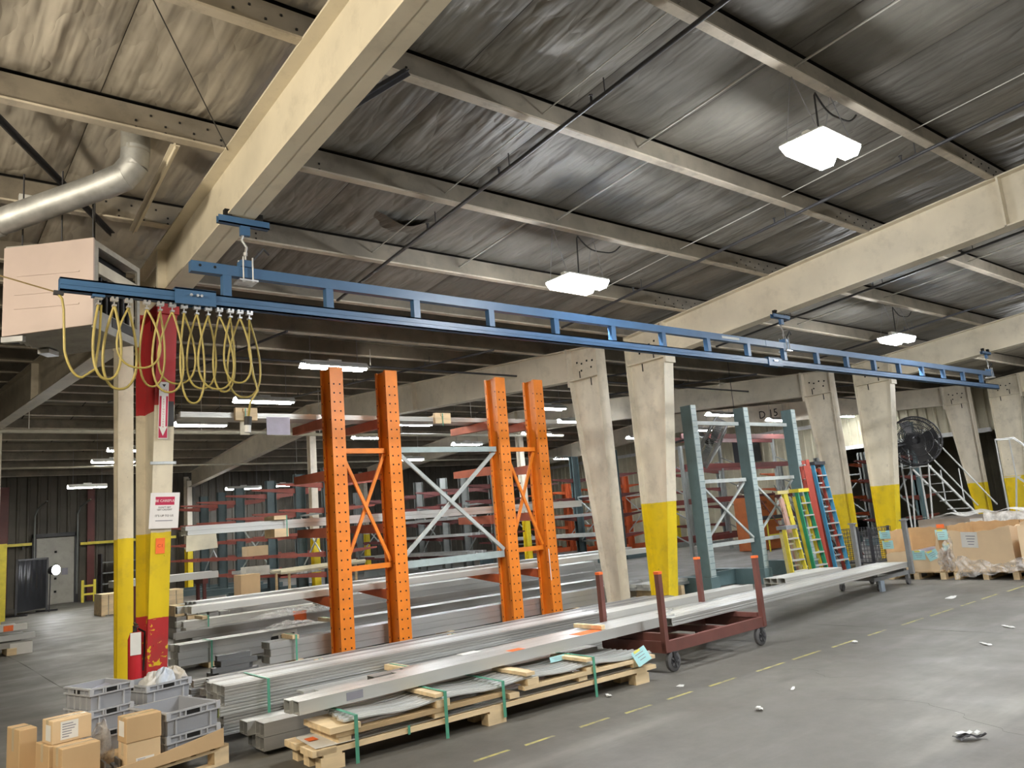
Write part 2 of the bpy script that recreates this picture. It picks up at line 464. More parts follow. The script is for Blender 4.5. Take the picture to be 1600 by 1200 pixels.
# walls -------------------------------------------------------------
m_corr = mat('cream corrugated cladding', (0.50, 0.46, 0.33), 0.55, var=0.12, scale=1.5, grime=0.2, gcol=(0.2, 0.17, 0.12))
m_corrd = mat('grimy brown corrugated cladding', (0.075, 0.065, 0.048), 0.6, var=0.2, scale=1.2)
def corr_mesh(w, h, m):
    """corrugated sheet, w wide along local x, faces local -y"""
    mb = MB(); ribs = 3; p = w / ribs
    prof = []
    for i in range(ribs):
        x = i * p
        prof += [(x, 0), (x + p * .62, 0), (x + p * .70, -.035), (x + p * .90, -.035), (x + p * .98, 0)]
    prof.append((w, 0))
    n = len(prof)
    vs = [(a, b, 0) for a, b in prof] + [(a, b, h) for a, b in prof]
    mb.add(vs, [(i, i + 1, n + i + 1, n + i) for i in range(n - 1)])
    return mb.mesh('wall_panel', m)
wall_left = struct(MB().box(FX0, FX1, 34.55, 34.75, 0, 5.2).build('wall_left', m_corrd))
me = corr_mesh(1.0, 5.1, m_corrd)
for i in range(int(FX0), 31):
    inst(me, 'wall_panel', wall_left, (i, 34.52, 0))
WX = 30.0
wall_end = struct(MB().box(WX + .05, WX + .2, 16.2, 34.55, 0, 6.2).box(WX + .05, WX + .2, 9.8, 16.2, 3.35, 6.2).build('wall_end', m_corr))
me = corr_mesh(1.0, 5.9, m_corr); me2 = corr_mesh(1.0, 2.55, m_corr)
for i in range(17, 35):
    inst(me, 'wall_panel', wall_end, (WX + .02, i + .2 - .0, 0), (0, 0, -PI / 2))
for i in range(11, 17):
    inst(me2, 'wall_panel', wall_end, (WX + .02, i + .2, 3.36), (0, 0, -PI / 2))
MB().box(WX - .12, WX, 17, 34.5, 4.35, 4.5).build('girt', m_white, wall_end)
MB().box(WX - .12, WX, 10.5, 17, 3.3, 3.45).build('lintel', m_white, wall_end)
wall_far = struct(MB().box(45.8, 46, FY0, 34.6, 0, 6.2).build('wall_right', m_corr))
me3 = corr_mesh(1.0, 4.9, m_corr)
for i in range(-2, 18):
    inst(me3, 'wall_panel', wall_far, (45.78, i, 0), (0, 0, -PI / 2))
struct(MB().box(FX0, FX1, -9.2, -9, 0, 6).build('wall_back', m_corr))
struct(MB().box(FX0 - .2, FX0, FY0, 34.6, 0, 6.2).build('wall_near', m_corrd))
# portal frames -----------------------------------------------------
m_colp = banded_mat('beige column with yellow foot', [(1.72, YEL), (9, BEIGE)])
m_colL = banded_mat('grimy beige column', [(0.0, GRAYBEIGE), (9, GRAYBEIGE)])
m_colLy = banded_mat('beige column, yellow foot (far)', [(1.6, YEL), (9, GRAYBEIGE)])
m_col1 = banded_mat('red, yellow and beige column paint', [(0.93, RED), (1.80, YEL), (3.12, BEIGE), (4.3, RED), (9, BEIGE)], chipcol=(0.72, 0.50, 0.02), chip_range=(0.45, 0.92))
m_col1L = banded_mat('beige column with tall yellow foot', [(1.78, YEL), (9, BEIGE)])
def column(X, Yo, sg, label, m, base_d=0.36, top_d=0.88, fw=0.24, ztop=4.72, cap=4.2):
    c = thing('steel_column', label, 'column', (X, Yo + sg * .2, 0))
    Yf = lambda u: Yo + sg * u
    MB().prism([(Yf(0.01), 0), (Yf(base_d), 0), (Yf(top_d), cap), (Yf(top_d), ztop + .05), (Yf(0.01), ztop - .02)], 'x', X - .006, X + .006).build('web', m, c)
    MB().hexa([(X - fw / 2, Yf(0), 0), (X + fw / 2, Yf(0), 0), (X + fw / 2, Yf(.018), 0), (X - fw / 2, Yf(.018), 0), (X - fw / 2, Yf(0), ztop), (X + fw / 2, Yf(0), ztop), (X + fw / 2, Yf(.018), ztop), (X - fw / 2, Yf(.018), ztop)]).build('outer_flange', m, c)
    MB().hexa([(X - fw / 2, Yf(base_d), 0), (X + fw / 2, Yf(base_d), 0), (X + fw / 2, Yf(base_d + .018), 0), (X - fw / 2, Yf(base_d + .018), 0), (X - fw / 2, Yf(top_d), cap), (X + fw / 2, Yf(top_d), cap), (X + fw / 2, Yf(top_d + .018), cap), (X - fw / 2, Yf(top_d + .018), cap)]).build('inner_flange', m, c)
    y0, y1 = sorted((Yf(.02), Yf(top_d)))
    MB().box(X - fw / 2, X + fw / 2, y0, y1, cap - .02, cap).build('stiffener', m, c)
    y0, y1 = sorted((Yf(top_d), Yf(top_d + .05)))
    MB().box(X - fw / 2 - .01, X + fw / 2 + .01, y0, y1, cap - .12, ztop + .07).build('end_plate', m, c)
    y0, y1 = sorted((Yf(-.06), Yf(base_d + .08)))
    MB().box(X - fw / 2 - .03, X + fw / 2 + .03, y0, y1, 0, .022).build('base_plate', m, c)
    mb = MB()
    for (u, z) in ((.2, cap + .28), (.34, cap + .3), (.48, cap + .27), (.6, cap + .31), (.24, cap + .16), (.5, cap + .14)):
        mb.box(X - .012, X + .012, *sorted((Yf(u), Yf(u + .035))), z, z + .035)
    for (u, z) in ((.28, cap - .16), (.56, cap + .0)):
        mb.box(X - .01, X + .01, *sorted((Yf(u), Yf(u + .022))), z, z + .16)
    mb.build('bolt_holes', m_black, c, stuff=True)
    return c
def rafter(X, Yo, sg, label, m, top, bot, u0=0.93, fw=0.24):
    zt0, zt1 = top(u0), top(RID); zb0, zb1 = bot(u0), bot(RID)
    Yf = lambda u: Yo + sg * u
    r = thing('roof_rafter', label, 'roof beam', (X, Yf(u0), zb0))
    def wedge(mb, xa, xb, ua, ub, za, zb, t):
        mb.hexa([(xa, Yf(ua), za), (xb, Yf(ua), za), (xb, Yf(ub), zb), (xa, Yf(ub), zb), (xa, Yf(ua), za + t), (xb, Yf(ua), za + t), (xb, Yf(ub), zb + t), (xa, Yf(ub), zb + t)])
    E2 = 2 * RID
    mb = MB().prism([(Yf(u0), zb0), (Yf(u0), zt0), (Yf(RID), zt1), (Yf(RID), zb1)], 'x', X - .006, X + .006)
    far = (E2 - u0) if sg > 0 else RID + 5.6
    tf = top(E2 - far); bf = bot(E2 - far)
    mb.prism([(Yf(RID), zb1), (Yf(RID), zt1), (Yf(far), tf), (Yf(far), bf)], 'x', X - .006, X + .006)
    mb.build('web', m, r)
    mb = MB(); wedge(mb, X - fw / 2, X + fw / 2, 0.0, RID, top(0) - .018, zt1 - .018, .018); wedge(mb, X - fw / 2, X + fw / 2, RID, far, zt1 - .018, tf - .018, .018); mb.build('top_flange', m, r)
    mb = MB(); wedge(mb, X - fw / 2, X + fw / 2, u0, RID, zb0, zb1, .018); wedge(mb, X - fw / 2, X + fw / 2, RID, far, zb1, bf, .018); mb.build('bottom_flange', m, r)
    for us in (6.3, RID):
        y = Yf(us)
        MB().box(X - fw / 2, X + fw / 2, y - .012, y + .012, bot(us), top(us) - .018).build('splice_plate', m, r)
    return r
def topR(u): return ztop_r(u)
def botR(u): return 4.13 + 0.075 * u
def topL(u): return ztop_l(u)
def botL(u): return 4.07 + 0.060 * u
XR = [2.37, 10.6, 18.8, 27.2, 35.6]; XL = [2.255, 10.25, 18.4, 26.7]
nR = ['nearest column at left, red and yellow, behind the grey totes', 'beige column with yellow foot just right of the orange rack', 'beige column with yellow foot behind the torn cardboard bins', 'beige yellow-footed column at the right edge of the frame', 'farthest beige column of the right hand row']
rR = ['beige roof beam overhead at left, holding the first blue hanger', 'long beige roof beam across the right side above the middle of the blue track', 'far beige roof beam behind the third bright ceiling lamp', 'farthest visible roof beam at the right edge', 'roof beam of the last bay at right']
for i, X in enumerate(XR):
    column(X, YR, -1, nR[i], m_col1 if i == 0 else m_colp, fw=.20 if i == 0 else .24)
    rafter(X - (.01 if i == 0 else 0), YR, -1, rR[i], m_steel, topR, botR)
nL = ['slim beige and yellow column at far left beside the red one', 'slanting beige column between the orange rack and the yellow-footed column', 'slanting beige column behind the blue stepladder', 'slanting beige column behind the rolling stairs']
rL = ['beige roof beam running down left behind the pink heater', 'long pale roof beam behind the orange rack uprights', 'roof beam above the green rack uprights', 'dim roof beam above the rolling stairs']
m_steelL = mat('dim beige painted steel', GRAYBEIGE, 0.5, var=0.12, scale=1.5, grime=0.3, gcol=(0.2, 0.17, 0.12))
for i, X in enumerate(XL):
    column(X, YL, 1, nL[i], (m_col1L, m_colL, m_colLy, m_colLy)[i], base_d=.13 if i == 0 else .32, top_d=.22 if i == 0 else .75, fw=.165 if i == 0 else .24, ztop=4.66, cap=4.12)
    rL_ = rafter(X, YL, 1, rL[i], m_steelL, topL, botL, u0=.27 if i == 0 else .8)
    if i == 3:
        text('bay_number', 'D 15', .42, m_black, rL_, face_M((26.68, 16.95, 4.86), (-1, 0, 0)))
    c = thing('ridge_column', ('ridge post of the near left bay', 'pale post with yellow foot standing under the ridge behind the orange rack', 'ridge post of the third bay', 'ridge post of the far bay')[i], 'column', (X, YL + RID, 0))
    y = YL + RID
    zt = botL(RID)
    MB().box(X - .1, X + .1, y - .11, y - .095, 0, zt).box(X - .1, X + .1, y + .095, y + .11, 0, zt).build('flange', m_colLy, c)
    MB().box(X - .006, X + .006, y - .1, y + .1, 0, zt).build('web', m_colLy, c)
    MB().box(X - .15, X + .15, y - .16, y + .16, 0, .02).build('base_plate', m_colLy, c)
    # eave columns of the far wall
    c = thing('wall_column', ('first', 'second', 'third', 'last')[i] + ' column along the far corrugated wall, counted from the left', 'column', (X, 34.1, 0))
    MB().box(X - .1, X + .1, 34.3, 34.32, 0, 4.6).box(X - .1, X + .1, 33.85, 33.87, 0, 4.4).build('flange', m_colLy, c)
    MB().box(X - .006, X + .006, 33.87, 34.3, 0, 4.5).build('web', m_colLy, c)
# dark angle brace from beam F1 up to the purlin
MB().bar((2.47, 4.72, 4.58), (3.05, 4.62, 5.06), .07, .01).bar((2.47, 4.72, 4.58), (3.05, 4.62, 5.06), .01, .07).build('flange_brace', m_dark, ceiling)
for (a, b, m) in (((1.86, 6.42, 4.96), (1.93, 8.1, 4.80), m_steel), ((0.45, 6.4, 5.0), (1.75, 8.2, 4.78), m_dark)):
    MB().bar(a, b, .075, .008).bar(a, b, .008, .075).build('roof_brace', m, ceiling)

# guy wire, torn flap of facing
MB().tube([(1.05, 4.55, 5.2), (2.26, 6.3, 4.96)], .005, 4).build('guy_wire', m_dark, ceiling)
def flap(u, v):
    x = 4.2 + .78 * u + .05 * v; y = 7.2 + .42 * v
    return (x, y, 5.13 - .10 * math.sin(PI * u) * (1 - v) - .02 * v + .015 * math.sin(u * 9))
MB().grid(flap, 16, 6).build('torn_flap', m_insul, ceiling, smooth='all')
# ================================================================== LAMPS
m_led = emit_mat('lit LED lens', (0.95, 0.97, 0.98), LED_POWER)
m_tube = emit_mat('lit fluorescent tube lens', (1.0, 0.97, 0.88), TUBE_POWER)
m_tubec = emit_mat('lit cool tube lens', (0.92, 0.96, 1.0), TUBE_POWER)
m_lamp = mat('white lamp housing', (0.68, 0.68, 0.66), 0.45)
m_wire = mat('thin grey wire', (0.25, 0.25, 0.26), 0.5)
m_cable_b = mat('black cable', (0.02, 0.02, 0.02), 0.6)
def high_bay(X, Y, Z, label):
    t = thing('high_bay_lamp', label, 'lamp', (X, Y, Z))
    u = YR - Y; zp = ztop_r(u)
    MB().box(X - .335, X + .335, Y - .215, Y + .215, Z + .03, Z + .06).build('housing', m_lamp, t, bevel=.012)
    MB().box(X - .24, X + .22, Y - .035, Y + .035, Z + .05, Z + .13).build('driver_box', m_lamp, t, bevel=.008)
    for s in (-1, 1):
        ya, yb = sorted((Y + s * .028, Y + s * .205))
        MB().add([(X - .33, ya, Z + .03), (X + .33, ya, Z + .03), (X + .33, yb, Z + .03), (X - .33, yb, Z + .03), (X - .30, ya + .03, Z - .05), (X + .30, ya + .03, Z - .05), (X + .30, yb - .03, Z - .05), (X - .30, yb - .03, Z - .05)], [(0, 1, 2, 3), (7, 6, 5, 4), (0, 4, 5, 1), (1, 5, 6, 2), (2, 6, 7, 3), (3, 7, 4, 0)]).build('lens', m_led, t)
    mb = MB()
    for sx in (-1, 1):
        for sy in (-.05, .05):
            mb.tube([(X + sx * .30, Y + sy * 3, Z + .05), (X + sx * .33, Y, zp + .02)], .004, 4)
    mb.build('hanging_wire', m_wire, t, stuff=True)
    pts = []
    for i in range(15):
        a = i / 14
        pts.append((X + .1 + .75 * a, Y + .02, zp - .02 - .16 * math.sin(a * PI) - .02 * math.sin(a * 9)))
    MB().tube([(X + .05, Y + .02, Z + .12), (X + .08, Y + .02, zp - .05)] + pts, .009, 5).build('power_cord', m_cable_b, t)
high_bay(6.45, 3.2, 4.63, 'bright LED high bay lamp high up, nearest and largest of the lit squares')
high_bay(6.45, 6.4, 4.32, 'bright LED high bay lamp just above the middle of the blue track')
high_bay(14.6, 6.4, 4.32, 'small distant LED high bay lamp above the far half of the blue track')
m_globe = emit_mat('lit warm acrylic refractor', (1.0, 0.90, 0.72), GLOBE_POWER)
def globe_bay(X, Y, Z, label):
    t = thing('globe_lamp', label, 'lamp', (X, Y, Z))
    u = YR - Y; zp = ztop_r(u) + PD
    MB().tube([(X, Y, Z - .16), (X, Y, Z - .10), (X, Y, Z), (X, Y, Z + .1), (X, Y, Z + .16)], [.10, .19, .22, .19, .12], 18).build('refractor', m_globe, t, smooth=True)
    MB().tube([(X, Y, Z + .16), (X, Y, Z + .2), (X, Y, Z + .36), (X, Y, Z + .38)], [.12, .13, .11, .06], 16).build('ballast_housing', m_lamp, t, smooth=True)
    MB().tube([(X, Y, Z + .38), (X, Y, zp)], .012, 6).build('stem', m_dark, t)
globe_bay(-2.0, 4.8, 3.95, 'warm globe shaped high bay lamp out of view at left')
globe_bay(-2.0, .6, 4.3, 'warm globe shaped high bay lamp behind the viewer at left')
high_bay(14.6, 3.2, 4.63, 'LED high bay lamp out of view at right, beyond the nearest one')
high_bay(22.75, 6.4, 4.32, 'LED high bay lamp hidden behind the third roof beam')
high_bay(6.45, -1.6, 5.0, 'LED high bay lamp behind the viewer over the open floor')
high_bay(14.6, -1.6, 5.0, 'LED high bay lamp behind the viewer at right')
high_bay(22.75, 1.6, 4.8, 'LED high bay lamp far out of view at right')
def strip_lamp(X0, X1, Y, Z, label, cool=False, gal=True):
    X = (X0 + X1) / 2
    t = thing('strip_lamp', label, 'lamp', (X, Y, Z))
    w = .17
    # reflector hood: sloped sides
    mb = MB().prism([(Y - w, Z), (Y - w + .012, Z), (Y - .06, Z + .085), (Y + .06, Z + .085), (Y + w - .012, Z), (Y + w, Z), (Y + .07, Z + .11), (Y - .07, Z + .11)], 'x', X0, X1)
    mb.build('reflector', m_lamp, t)
    for s in (-1, 1):
        MB().tube([(X0 + .02, Y + s * .075, Z + .012), (X1 - .02, Y + s * .075, Z + .012)], .035, 6).build('tube', m_tubec if cool else m_tube, t)
    u = abs(Y - YL); f = ztop_l if u < RID else fdown
    mb = MB()
    for x in (X0 + .15, X1 - .15):
        mb.tube([(x, Y, Z + .1), (x, Y, f(u) + PD + .1)], .006, 4)
    mb.build('hanging_rod', m_wire, t, stuff=True)
    MB().box(X - .12, X + .12, Y - .04, Y + .04, Z + .11, Z + .15).build('ballast_cover', m_lamp, t)
LP = [(5.6, 6.8, 12.3, 4.5, 'turned strip lamp behind the top of the leftmost orange upright'), (5.7, 6.95, 15.8, 4.5, 'long lit strip lamp above the cable plug'),
      (5.5, 6.7, 19.2, 4.5, 'lit strip lamp just right of the red column'), (11.3, 12.4, 21.4, 4.5, 'lit strip lamp between the two left orange uprights, lower one'),
      (11.2, 12.3, 18.6, 4.5, 'lit strip lamp just right of the second orange upright, high'), (13.4, 14.6, 15.5, 4.5, 'lit strip lamp passing behind the rightmost orange upright'),
      (4.95, 6.1, 29.0, 3.88, 'lit strip lamp low over the dock door'), (5.1, 6.3, 24.15, 4.5, 'upper lit strip lamp seen between the two left columns'),
      (5.1, 6.3, 26.2, 4.4, 'lower lit strip lamp seen between the two left columns'), (10.9, 12.3, 31.4, 3.8, 'lit strip lamp low over the left rack row, left of the pair'),
      (12.5, 13.9, 31.3, 3.85, 'lit strip lamp low over the left rack row, right of the pair'), (21.1, 22.4, 15.6, 4.5, 'lit strip lamp above the fan between the green uprights'),
      (25.6, 26.8, 16.3, 4.5, 'lit strip lamp under the bay number'), (28.0, 29.3, 15.0, 4.5, 'lit strip lamp between the paired columns at right'),
      (16.3, 17.4, 17.6, 4.5, 'lit strip lamp left of the slanting column, upper'), (17.2, 18.4, 20.4, 4.5, 'lit strip lamp behind the orange cross brace at right'),
      (15.6, 16.8, 22.3, 4.4, 'lit strip lamp low between the grey cross braces'), (23.4, 24.6, 21.3, 4.5, 'lit strip lamp seen between the slanting and the yellow-footed column'),
      (24.6, 25.8, 27.0, 4.3, 'lit strip lamp deep behind the right orange upright'), (15.5, 16.7, 26.0, 4.3, 'lit strip lamp deep behind the grey cross braces, at left'), (24.5, 25.7, 19.0, 4.5, 'lit strip lamp behind the near fan, at left')]
for i, a in enumerate(LP):
    strip_lamp(*a, cool=(a[0] > 9))
# ================================================================== BLUE TRACK
m_blue = mat('blue painted track steel', (0.048, 0.125, 0.255), 0.38, var=0.12, scale=3, grime=0.12, gcol=(0.1, 0.13, 0.2))
m_bolt = mat('bright zinc bolts', (0.75, 0.76, 0.78), 0.3, 0.9)
TY, TX0, TX1 = 6.3, 1.0, 18.75
tr = thing('overhead_track', 'long blue ladder-like overhead track hanging from three roof beams', 'overhead track', (9.9, TY, 3.54))
def C_rail(mb, x0, x1, y, z0, z1, w=.07, t=.012):
    mb.box(x0, x1, y - w / 2, y + w / 2, z1 - t, z1).box(x0, x1, y - w / 2, y - w / 2 + t, z0, z1).box(x0, x1, y + w / 2 - t, y + w / 2, z0, z1)
    mb.box(x0, x1, y - w / 2, y - w / 2 + .026, z0, z0 + t).box(x0, x1, y + w / 2 - .026, y + w / 2, z0, z0 + t)
    # raised rib down the side
    mb.box(x0, x1, y - w / 2 - .004, y - w / 2, z0 + .045, z0 + .062)
mb = MB(); C_rail(mb, TX0, TX1, TY, 3.535, 3.635); mb.build('lower_rail', m_blue, tr)
MB().box(1.93, 10.05, TY - .035, TY + .035, 3.815, 3.905).build('upper_rail', m_blue, tr)
MB().box(10.06, 18.6, TY - .035, TY + .035, 3.815, 3.905).build('upper_rail', m_blue, tr)
for k in range(19):
    x = 2.22 + .925 * k
    if x > 18.7: break
    MB().box(x - .035, x + .035, TY - .033, TY + .033, 3.633, 3.817).build('post', m_blue, tr)
for xa, xb in ((1.8, 2.12), (10.05, 10.4)):
    mb = MB().box(xa, xb, TY - .05, TY - .037, 3.525, 3.655).box(xa, xb, TY + .037, TY + .05, 3.525, 3.655).box(xa, xb, TY - .05, TY + .05, 3.643, 3.657)
    mb.build('splice_sleeve', m_blue, tr)
    mb = MB()
    for dx in (.12, .17, .2): mb.disc((xa + dx, TY - .05, 3.60), .012, (0, -1, 0), 6, .02)
    mb.build('sleeve_bolts', m_bolt, tr, stuff=True)
MB().box(9.0, 9.4, TY - .038, TY - .035, 3.845, 3.88).build('label_plate', mat('pale grey label plate', (0.5, 0.53, 0.52), 0.5), tr)
MB().disc((2.0, TY - .035, 3.87), .012, (0, -1, 0), 8, .003).disc((2.12, TY - .035, 3.87), .012, (0, -1, 0), 8, .003).build('rail_holes', m_black, tr, stuff=True)
hl = ['blue clamp hanger under the near beam at left, holding the track', 'blue clamp hanger under the middle beam, holding the track', 'blue clamp hanger near the far end of the track']
for i, X in enumerate((2.38, 10.6, 18.45)):
    h = thing('track_hanger', hl[i], 'hanger', (X, TY, 3.9))
    zb = botR(YR - TY) - .004
    mb = MB().box(X - .22, X + .22, TY - .03, TY + .03, zb - .075, zb - .065).box(X - .22, X + .22, TY - .03, TY - .02, zb - .075, zb - .012).box(X - .22, X + .22, TY + .02, TY + .03, zb - .075, zb - .012)
    mb.build('clamp_channel', m_blue, h)
    for s in (-1, 1):
        MB().box(X + s * .135 - .03, X + s * .135 + .03, TY - .025, TY + .025, zb - .015, zb + .05).build('beam_clip', m_black, h)
    MB().box(X - .03, X + .05, TY - .02, TY + .02, zb - .16, zb - .075).build('swivel', m_blue, h)
    mb = MB().tube([(X + .0, TY, zb - .12), (X - .02, TY, zb - .2), (X + .02, TY, zb - .26), (X + .01, TY, zb - .33)], .012, 6)
    mb.tube([(X + .01, TY, zb - .31), (X + .01, TY, 3.93)], .008, 6).disc((X + .01, TY, zb - .34), .018, (0, 0, 1), 6, .03)
    mb.build('threaded_rod', m_bolt, h)
    MB().box(X - .045, X + .06, TY - .05, TY + .05, 3.907, 3.965).build('rail_saddle', m_blue, h)
    mb = MB()
    for dx in (-.03, .05):
        for s in (-1, 1):
            mb.tube([(X + dx, TY + s * .055, 3.99), (X + dx, TY + s * .055, 3.78)], .007, 5)
            mb.disc((X + dx, TY + s * .055, 3.77), .014, (0, 0, 1), 6, .02)
    mb.box(X - .07, X + .09, TY - .075, TY + .075, 3.775, 3.79)
    mb.build('u_bolts', m_bolt, h, stuff=True)
    MB().tube([(X + .05, TY, 3.96), (X + .16, TY - .02, 4.10)], .012, 5).tube([(X + .16, TY - .02, 4.1), (X + .22, TY, 4.06)], .01, 5).build('sway_arm', m_dark, h)
# festoon cable ----------------------------------------------------
m_fest = mat('yellow rubber cable', (0.40, 0.315, 0.085), 0.45, var=0.15, scale=8)
fc = thing('festoon_cable', 'yellow power cable hanging in loops from trolleys under the blue track', 'cable', (1.7, TY, 3.5))
TXS = [1.26, 1.37, 1.47, 1.60, 1.70, 1.79, 1.88, 1.98, 2.07, 2.16, 2.25, 2.33, 2.41]
DEP = [.58, .63, .48, .60, .66, .57, .74, .60, .62, .62, .56, .66]
pts = []
def loop(pts, xa, xb, dep, wid, dy):
    """drop from xa, swell at the bottom, climb to xb"""
    z0 = 3.46; mid = (xa + xb) / 2
    for i in range(1, 30):
        a = PI * i / 30; c = math.cos(a); q = math.sin(a) ** 2
        pts.append((mid - c * ((xb - xa) / 2 + wid * q), TY + dy * math.sin(a), z0 - dep * (1 - abs(c) ** 2.2)))
MB().tube([(.25, TY + .02, 3.62), (.62, TY, 3.605), (.98, TY, 3.525)], .006, 5).build('lead_wire', mat('brown lead', (0.25, 0.18, 0.08), 0.5), fc)
pts = [(.98, TY, 3.53), (1.02, TY, 3.48)]
for i in range(1, 14):
    a = i / 13
    pts.append((1.03 + .02 * a + .22 * max(0, a - .45) ** 1.3, TY - .03 * a, 3.47 - .58 * math.sin(a * PI / 2 * 1.0)))
pts += [(1.24, TY - .02, 2.96), (1.27, TY, 3.2), (TXS[0] + .02, TY, 3.46)]
MB().tube(pts, .0095, 6).build('cable_loop', m_fest, fc, smooth='all')
for i in range(12):
    pts = [(TXS[i], TY, 3.47)]
    loop(pts, TXS[i], TXS[i + 1], DEP[i], .16 + .07 * ((i * 7) % 3), .05 * (1 if i % 2 else -1))
    pts.append((TXS[i + 1], TY, 3.47))
    MB().tube(pts, .0105 if i < 2 else .0085, 6).build('cable_loop', m_fest, fc, smooth='all')
for x in TXS:
    t_ = MB().box(x - .026, x + .026, TY - .018, TY + .018, 3.50, 3.516).box(x - .014, x + .014, TY - .02, TY + .02, 3.458, 3.472).box(x - .004, x + .004, TY - .006, TY + .006, 3.472, 3.50)
    for dx in (-.016, .016):
        t_.disc((x + dx, TY - .022, 3.522), .011, (0, 1, 0), 8, .044)
    t_.build('cable_trolley', m_bolt, fc)
MB().box(1.215, 1.30, TY - .03, TY + .03, 3.515, 3.54).build('end_trolley', m_blue, fc)
MB().box(.965, 1.03, TY - .015, TY + .015, 3.505, 3.535).build('end_clamp', m_dark, fc)
pts = [(2.41, TY, 3.47), (2.40, TY, 3.2), (2.43, TY - .02, 2.95), (2.46, TY - .02, 2.85), (2.40, TY, 2.75), (2.38, TY, 2.62)]
MB().tube(pts, .009, 6).build('cable_drop', m_fest, fc, smooth='all')
MB().tube([(2.38, TY, 2.63), (2.375, TY, 2.56)], .030, 10).build('plug', m_cable_b, fc)
MB().tube([(2.375, TY, 2.56), (2.372, TY, 2.50)], .026, 10).build('plug_end', m_white, fc)
# ================================================================== HEATER AND FLUE
m_pink = mat('faded pink enamel', (0.49, 0.395, 0.36), 0.5, var=0.08, scale=1.8, grime=0.12, gcol=(0.35, 0.28, 0.25))
m_htr = mat('heater grey sheet', (0.33, 0.32, 0.29), 0.5, var=0.15, grime=0.3)
# local: x right along the face, y away from the viewer, z up ; heading 50 deg
def RZ(loc, a): return Matrix.Translation(Vector(loc)) @ Matrix.Rotation(a, 4, 'Z')
HA = math.atan2(.77, .64) - PI / 2
ht = thing('unit_heater', 'pink unit heater box hanging at upper left behind the cable loops', 'heater', (1.06, 7.18, 3.44), HA)
w, d, h = .75, .80, .76
def HB(): return MB()
HB().add([(-w/2, 0, -.0), (w/2, 0, .04), (w/2, 0, h + .03), (-w/2, 0, h), (-w/2, .02, 0), (w/2, .02, .04), (w/2, .02, h + .03), (-w/2, .02, h)], [(0, 1, 2, 3), (7, 6, 5, 4), (0, 4, 5, 1), (1, 5, 6, 2), (2, 6, 7, 3), (3, 7, 4, 0)]).build('front_panel', m_pink, ht, local=True)
mb = HB()
for zz in (.50, .34, .22):
    mb.box(-.28 if zz < .5 else -.26, .26, -.006, 0, zz, zz + .014)
mb.build('pressed_rib', m_pink, ht, local=True)
HB().box(-w/2, w/2, .02, d, h, h + .02).build('top_panel', m_htr, ht, local=True)
HB().box(-w/2, -w/2 + .02, .02, d, 0.02, h).build('side_panel', m_htr, ht, local=True)
mb = HB().box(w/2 - .02, w/2, .02, .08, .02, h).box(w/2 - .02, w/2, d - .05, d, .02, h).box(w/2 - .02, w/2, .08, d - .05, .02, .18).box(w/2 - .02, w/2, .08, d - .05, h - .03, h)
mb.build('side_frame', m_htr, ht, local=True)
HB().box(w/2 - .05, w/2 + .005, .08, d - .05, .50, .60).build('side_shelf', mat('cream enamel', (0.5, 0.47, 0.4), 0.5), ht, local=True)
HB().box(-w/2 + .03, w/2 - .12, .06, d - .02, .04, h - .02).build('inner_chest', m_black, ht, local=True)
for k in range(7):
    HB().box(w/2 - .09, w/2 - .03, .08 + k * .095, .10 + k * .095, .18, .50).build('heat_fin', m_dark, ht, local=True)
for k in range(9):
    y = .03 + k * .083
    HB().add([(-w/2, y, .012), (w/2, y, .045), (w/2, y + .05, .03), (-w/2, y + .05, -.008), (-w/2, y, .022), (w/2, y, .055), (w/2, y + .05, .04), (-w/2, y + .05, .002)], [(0, 3, 2, 1), (4, 5, 6, 7), (0, 1, 5, 4), (1, 2, 6, 5), (2, 3, 7, 6), (3, 0, 4, 7)]).build('bottom_slat', m_htr, ht, local=True)
HB().box(-w/2 + .02, -w/2 + .12, .45, .6, -.05, -.01).box(-w/2 - .02, -w/2 + .16, .02, .06, -.045, -.0).build('gas_valve', m_bolt, ht, local=True)
HB().box(w/2 - .0, w/2 + .008, d - .5, d - .12, .09, .17).build('name_plate', m_dark, ht, local=True)
HB().box(-.06, .14, .1, .3, h + .02, h + .055).build('terminal_box', m_lamp, ht, local=True)
mb = HB()
for x_, y_ in ((-w/2 + .1, .08), (.06, .08), (w/2 - .06, .1), (.0, d - .1)):
    mb.tube([(x_, y_, h), (x_, y_, 1.45)], .007, 5)
mb.build('hanging_rod', m_dark, ht, local=True, stuff=True)
# flue
m_flue = mat('dull galvanised flue', (0.46, 0.465, 0.46), 0.55, 0.7, var=0.2, scale=7, grime=0.25, gcol=(0.3, 0.28, 0.25))
fl = thing('flue_pipe', 'galvanised flue pipe rising to an elbow under the roof above the pink heater', 'duct', (1.2, 7.0, 4.6))
R_ = .112
A = Vector((-.35, 8.2, 3.98)); B = Vector((1.42, 6.86, 4.685))
seg = B - A
MB().tube([A, A + seg * .60], R_, 20).build('pipe', m_flue, fl, smooth=True)
MB().tube([A + seg * .59, B], R_ * .985, 20).build('pipe', m_flue, fl, smooth=True)
E1 = B; E2 = B + Vector((.115, -.095, .055)); E3 = E2 + Vector((.07, -.06, .10)); E4 = E3 + Vector((0.01, -.01, .12))
for p, q, s in ((E1, E2, 1.05), (E2, E3, 1.03), (E3, E4, 1.02)):
    d_ = (q - p).normalized() * .03
    MB().tube([p - d_, q + d_], R_ * s, 20).build('elbow_gore', m_flue, fl, smooth=True)
MB().tube([E4 - Vector((0, 0, .02)), (E4.x, E4.y, 5.25)], R_ * 1.02, 20).build('riser', m_htr, fl, smooth=True)
